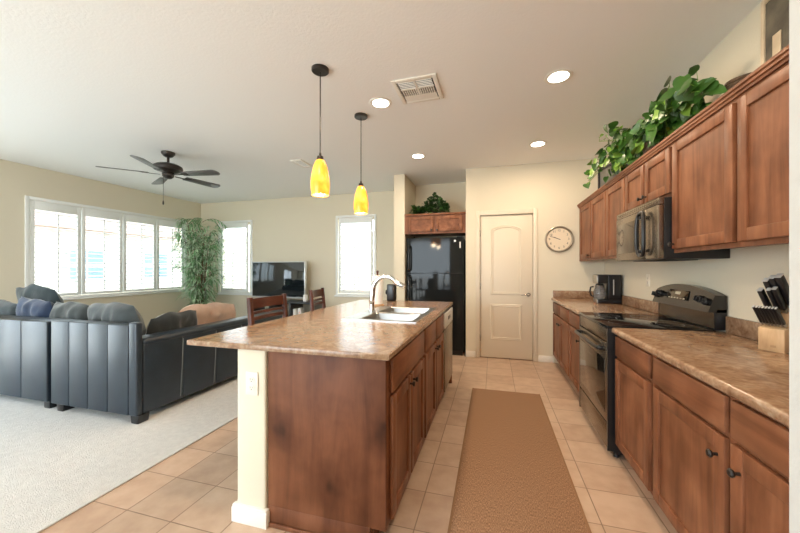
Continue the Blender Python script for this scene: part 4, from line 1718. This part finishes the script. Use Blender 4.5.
# tall artificial bamboo in the corner
tree = thing('potted_tree', 'tall leafy artificial bamboo tree in the corner between the windows', 'plant', (-5.66, 5.28, CPZ))
b = MB().lathe([(0, 0), (0.13, 0), (0.17, 0.28), (0.18, 0.30), (0.16, 0.30), (0.15, 0.26), (0, 0.26)], n=28)
b.build('pot', M['pot'], tree)
st_ = MB()
lf = MB()
rnd = random.Random(11)
for k in range(9):
    a = 2 * PI * k / 9 + rnd.uniform(-0.3, 0.3)
    r0 = rnd.uniform(0.02, 0.08)
    top_r = rnd.uniform(0.08, 0.30)
    hgt = rnd.uniform(1.75, 2.28)
    pts = []
    for i in range(9):
        t = i / 8
        rr_ = r0 + (top_r - r0) * t ** 1.6
        pts.append(Vector((math.cos(a) * rr_, math.sin(a) * rr_, 0.24 + (hgt - 0.24) * t)))
    st_.tube(pts, [0.011 - 0.007 * i / 8 for i in range(9)], 7)
    for j in range(50):
        t = 0.12 + 0.88 * (j / 49) ** 0.9
        fi = t * 8
        i0 = min(7, int(fi))
        p = pts[i0].lerp(pts[i0 + 1], fi - i0)
        # a twig reaching outwards with a spray of leaves
        ta = rnd.uniform(0, 2 * PI)
        env = 0.10 + 0.32 * math.sin(PI * min(1, max(0, 0.86 * t - 0.02))) 
        tw = Vector((math.cos(ta), math.sin(ta), rnd.uniform(0.1, 0.7))) * rnd.uniform(0.4, 1.0) * env
        q = p + tw
        rad = math.hypot(q.x, q.y)
        if rad > 0.46:
            q.x *= 0.46 / rad
            q.y *= 0.46 / rad
        if q.x < -0.52: q.x = -0.52
        if q.y > 0.45: q.y = 0.45
        if j % 2 == 0:
            st_.tube([p, p.lerp(q, 0.5) + Vector((0, 0, 0.02)), q], [0.0035, 0.0025, 0.0015], 4, caps=False)
        for l_ in range(6):
            ld = (tw.normalized() + Vector((rnd.uniform(-1, 1), rnd.uniform(-1, 1), rnd.uniform(-1.1, 0.25)))).normalized()
            s0 = p.lerp(q, rnd.uniform(0.35, 1.0))
            leaf_strip(lf, s0, ld, Vector((0, 0, 1)), rnd.uniform(0.10, 0.17), rnd.uniform(0.018, 0.030), rnd.uniform(0.2, 0.6), seg=3, mi=0 if rnd.random() < 0.48 else 1)
# arching sprays at the very top
for a, ln_ in ((2.6, 0.45), (0.4, 0.46), (0.9, 0.35), (3.6, 0.36), (5.2, 0.38)):
    p = Vector((0.05 * math.cos(a), 0.05 * math.sin(a), 2.20))
    pts = [p + Vector((math.cos(a) * ln_ * t, math.sin(a) * ln_ * t * 0.6, 0.30 * t - 0.34 * t * t)) for t in [i / 6 for i in range(7)]]
    st_.tube(pts, [0.004, 0.004, 0.003, 0.003, 0.002, 0.002, 0.001], 5, caps=False)
    for i in range(1, 7):
        for s in (-1, 1):
            d = (pts[i] - pts[i - 1]).normalized()
            ld = d + Vector((-d.y, d.x, 0)) * s * 0.7 + Vector((0, 0, -0.35))
            leaf_strip(lf, pts[i], ld, Vector((0, 0, 1)), 0.15, 0.028, 0.4, seg=3, mi=0)
st_.build('stem', M['stem'], tree)
lf.build('foliage', [M['leaf_tree'], M['leaf_tree_pale']], tree, smooth=True, recalc=False)

# trailing pothos on top of the upper cabinets
ZC = UZ1 + 0.0005
pl = thing('potted_plant', 'green trailing heart-leaf plant spilling along the top of the upper cabinets', 'plant', (1.235, 3.0, ZC))
b = MB().lathe([(0, 0), (0.085, 0), (0.105, 0.15), (0.11, 0.17), (0.09, 0.17), (0, 0.15)], n=24)
b.build('planter', M['basket'], pl)
lf = MB()
vn = MB()
rnd = random.Random(5)


def heart_leaf(mb, base, d, nrm, ln, mi):
    """a broad heart-shaped blade: base at its notch, d toward the tip, nrm its upper side"""
    d = d.normalized()
    nrm = (nrm - d * nrm.dot(d)).normalized()
    s = d.cross(nrm)
    half = [(0.00, 0.02), (-0.06, 0.20), (0.02, 0.37), (0.20, 0.45), (0.42, 0.42), (0.64, 0.30), (0.84, 0.14), (1.0, 0.0)]
    mid = [mb.bm.verts.new(base + d * (ln * t) + nrm * (-0.16 * ln * t * t)) for t in (0.0, 0.07, 0.16, 0.30, 0.48, 0.68, 0.86, 1.0)]
    for sg in (1, -1):
        pr = None
        for k, (t, w) in enumerate(half):
            v = mid[-1] if k == 7 else mb.bm.verts.new(base + d * (ln * t) + s * (sg * w * ln) + nrm * (ln * (0.22 * w - 0.16 * t * t)))
            if pr is not None:
                ids = [mid[k - 1], pr, v, mid[k]] if k < 7 else [mid[k - 1], pr, v]
                f = mb.bm.faces.new(ids if sg > 0 else ids[::-1])
                f.material_index = mi
            pr = v


vines = []
for k in range(58):
    ty = rnd.uniform(-0.80, 0.85)
    tx = rnd.uniform(-0.17, 0.02)
    hz = 0.33 - 0.12 * max(0, ty) - 0.06 * max(0, -ty - 0.3) + rnd.uniform(-0.19, 0.07)
    end = Vector((tx, ty, max(0.12, hz)))
    mid = Vector((tx * 0.5, ty * 0.5, 0.30 + rnd.uniform(-0.05, 0.10)))
    p0 = Vector((0, 0, 0.15))
    vines.append([p0 * (1 - i / 8) ** 2 + mid * 2 * (i / 8) * (1 - i / 8) + end * (i / 8) ** 2 for i in range(9)])
for (ex, ey, ez) in ((-0.17, 0.55, 0.56), (-0.19, 0.80, 0.50), (-0.20, 1.00, 0.34), (-0.22, 1.15, 0.26), (-0.18, 0.70, 0.36), (-0.20, 1.02, 0.20), (-0.16, 0.45, 0.46), (-0.21, 0.9, 0.24), (-0.2, 1.18, 0.16)):
    p0 = Vector((0, 0, 0.15))
    mid = Vector((ex * 0.5, ey * 0.5, 0.36))
    end = Vector((ex, ey, ez))
    vines.append([p0 * (1 - i / 8) ** 2 + mid * 2 * (i / 8) * (1 - i / 8) + end * (i / 8) ** 2 for i in range(9)])
for vi, pts in enumerate(vines):
    vn.tube(pts, 0.0035, 5, caps=False)
    far = pts[-1].y > 0.5
    for i in range(3, 9):
        for r_ in range(2 if i in (4, 6) else 1):
            p = pts[i]
            out = Vector((rnd.uniform(-1, 0.1), rnd.uniform(-1, 1), rnd.uniform(-0.3, 0.7))).normalized()
            q = p + out * rnd.uniform(0.015, 0.05)
            q.x = max(min(q.x, 0.03), -0.27)
            q.z = max(q.z, 0.11)
            vn.tube([p, q], 0.0016, 4, caps=False)
            size = rnd.uniform(0.070, 0.115) if not far else rnd.uniform(0.055, 0.095)
            nrm = Vector((rnd.uniform(-1.0, -0.3), rnd.uniform(-1.0, 0.2), rnd.uniform(-0.1, 0.8)))
            d = Vector((rnd.uniform(-0.7, 0.3), rnd.uniform(-0.9, 0.9), rnd.uniform(-1.0, 0.15)))
            heart_leaf(lf, q, d, nrm, size, 1 if rnd.random() < (0.45 if far else 0.12) else 0)
vn.build('vine', M['leaf_pale'], pl)
for v in lf.bm.verts:
    v.co.x = min(v.co.x, 0.145)
    v.co.z = max(v.co.z, 0.055)
lf.build('leaves', [M['leaf'], M['leaf_pale']], pl, recalc=False)

bs = thing('basket', 'dark woven basket at the near end of the trailing plant, on the upper cabinets', 'basket', (1.31, 2.222, ZC))
b = MB().lathe([(0, 0), (0.06, 0), (0.08, 0.14), (0.075, 0.20), (0.067, 0.20), (0.068, 0.14), (0.05, 0.012), (0, 0.012)], n=24)
b.build('bowl', M['basket'], bs)
b = MB().lathe([(0.067, 0.198), (0.080, 0.201), (0.080, 0.216), (0.067, 0.216)], n=24, closed=True)
b.build('rim', M['basket'], bs)

# ivy on the alcove cabinet
iv = thing('potted_ivy', 'bushy dark green artificial ivy on the cabinet above the refrigerator', 'plant', (-0.90, 5.12, 2.1045))
b = MB().lathe([(0, 0), (0.06, 0), (0.075, 0.085), (0.065, 0.09), (0, 0.08)], n=20)
b.build('pot', M['pot'], iv)
lf = MB()
rnd = random.Random(3)
for k in range(900):
    x = rnd.uniform(-0.30, 0.24)
    top_ = 0.06 + 0.20 * max(0, 1 - abs((x - 0.05) / 0.22)) ** 0.8 + (0.04 if x < -0.2 else 0.0)
    y = rnd.uniform(-0.19, 0.06)
    z = 0.02 + rnd.random() ** 0.8 * top_ * 1.15
    ld = Vector((x * 1.2 + rnd.uniform(-0.7, 0.7), rnd.uniform(-1, 0.2), rnd.uniform(-0.3, 0.7)))
    leaf_strip(lf, Vector((x, y, max(z, 0.03))), ld, Vector((0, -0.4, 1)), rnd.uniform(0.035, 0.065), rnd.uniform(0.03, 0.05), 0.15, True, 4, mi=(1 if (rnd.random() < 0.08 or x < -0.25) else 0))
for v in lf.bm.verts:
    v.co.z = max(v.co.z, 0.002)
lf.build('leaves', [M['leaf_dark'], M['leaf']], iv, recalc=False)

# ------------------------------------------------------------------ pictures on the upper cabinets
pf = thing('picture_frame', 'dark grey framed picture leaning in the corner behind the trailing plant', 'picture', (1.243, 3.925, ZC), R_(-72.5))
b = MB()
w, h, f = 0.60, 0.325, 0.028
b.box(-w / 2, -w / 2 + f, -0.012, 0.012, 0, h, 0.003)
b.box(w / 2 - f, w / 2, -0.012, 0.012, 0, h, 0.003)
b.box(-w / 2 + f, w / 2 - f, -0.012, 0.012, 0, f, 0.003)
b.box(-w / 2 + f, w / 2 - f, -0.012, 0.012, h - f, h, 0.003)
b.build('frame', M['matte_black'], pf)
b = MB().box(-w / 2 + f, w / 2 - f, -0.003, 0.006, f, h - f)
b.build('print', M['grey_art'], pf, smooth=False)

pa = thing('framed_art', 'rustic wood-edged dark framed art standing on the cabinet at the right frame edge', 'picture', (1.345, 1.86, ZC))
b = MB()
w, h, f = 0.56, 0.56, 0.022
# local: y along wall; face toward -x
b.box(-0.02, 0.02, w / 2 - f, w / 2, 0, h, 0.004)
b.box(-0.02, 0.02, -w / 2, -w / 2 + f, 0, h, 0.004)
b.box(-0.02, 0.02, -w / 2 + f, w / 2 - f, 0, f, 0.004)
b.box(-0.02, 0.02, -w / 2 + f, w / 2 - f, h - f, h, 0.004)
b.build('frame', M['cream'], pa)
b = MB().box(-0.012, 0.004, -w / 2 + f, w / 2 - f, f, h - f)
b.build('panel', M['artwork'], pa, smooth=False)
b = MB()
for yy in (0.19, 0.06, -0.07, -0.20):
    b.box(-0.0165, -0.0122, yy - 0.03, yy + 0.02, 0.05, 0.345, 0.002)
b.build('pillars', M['cream'], pa)
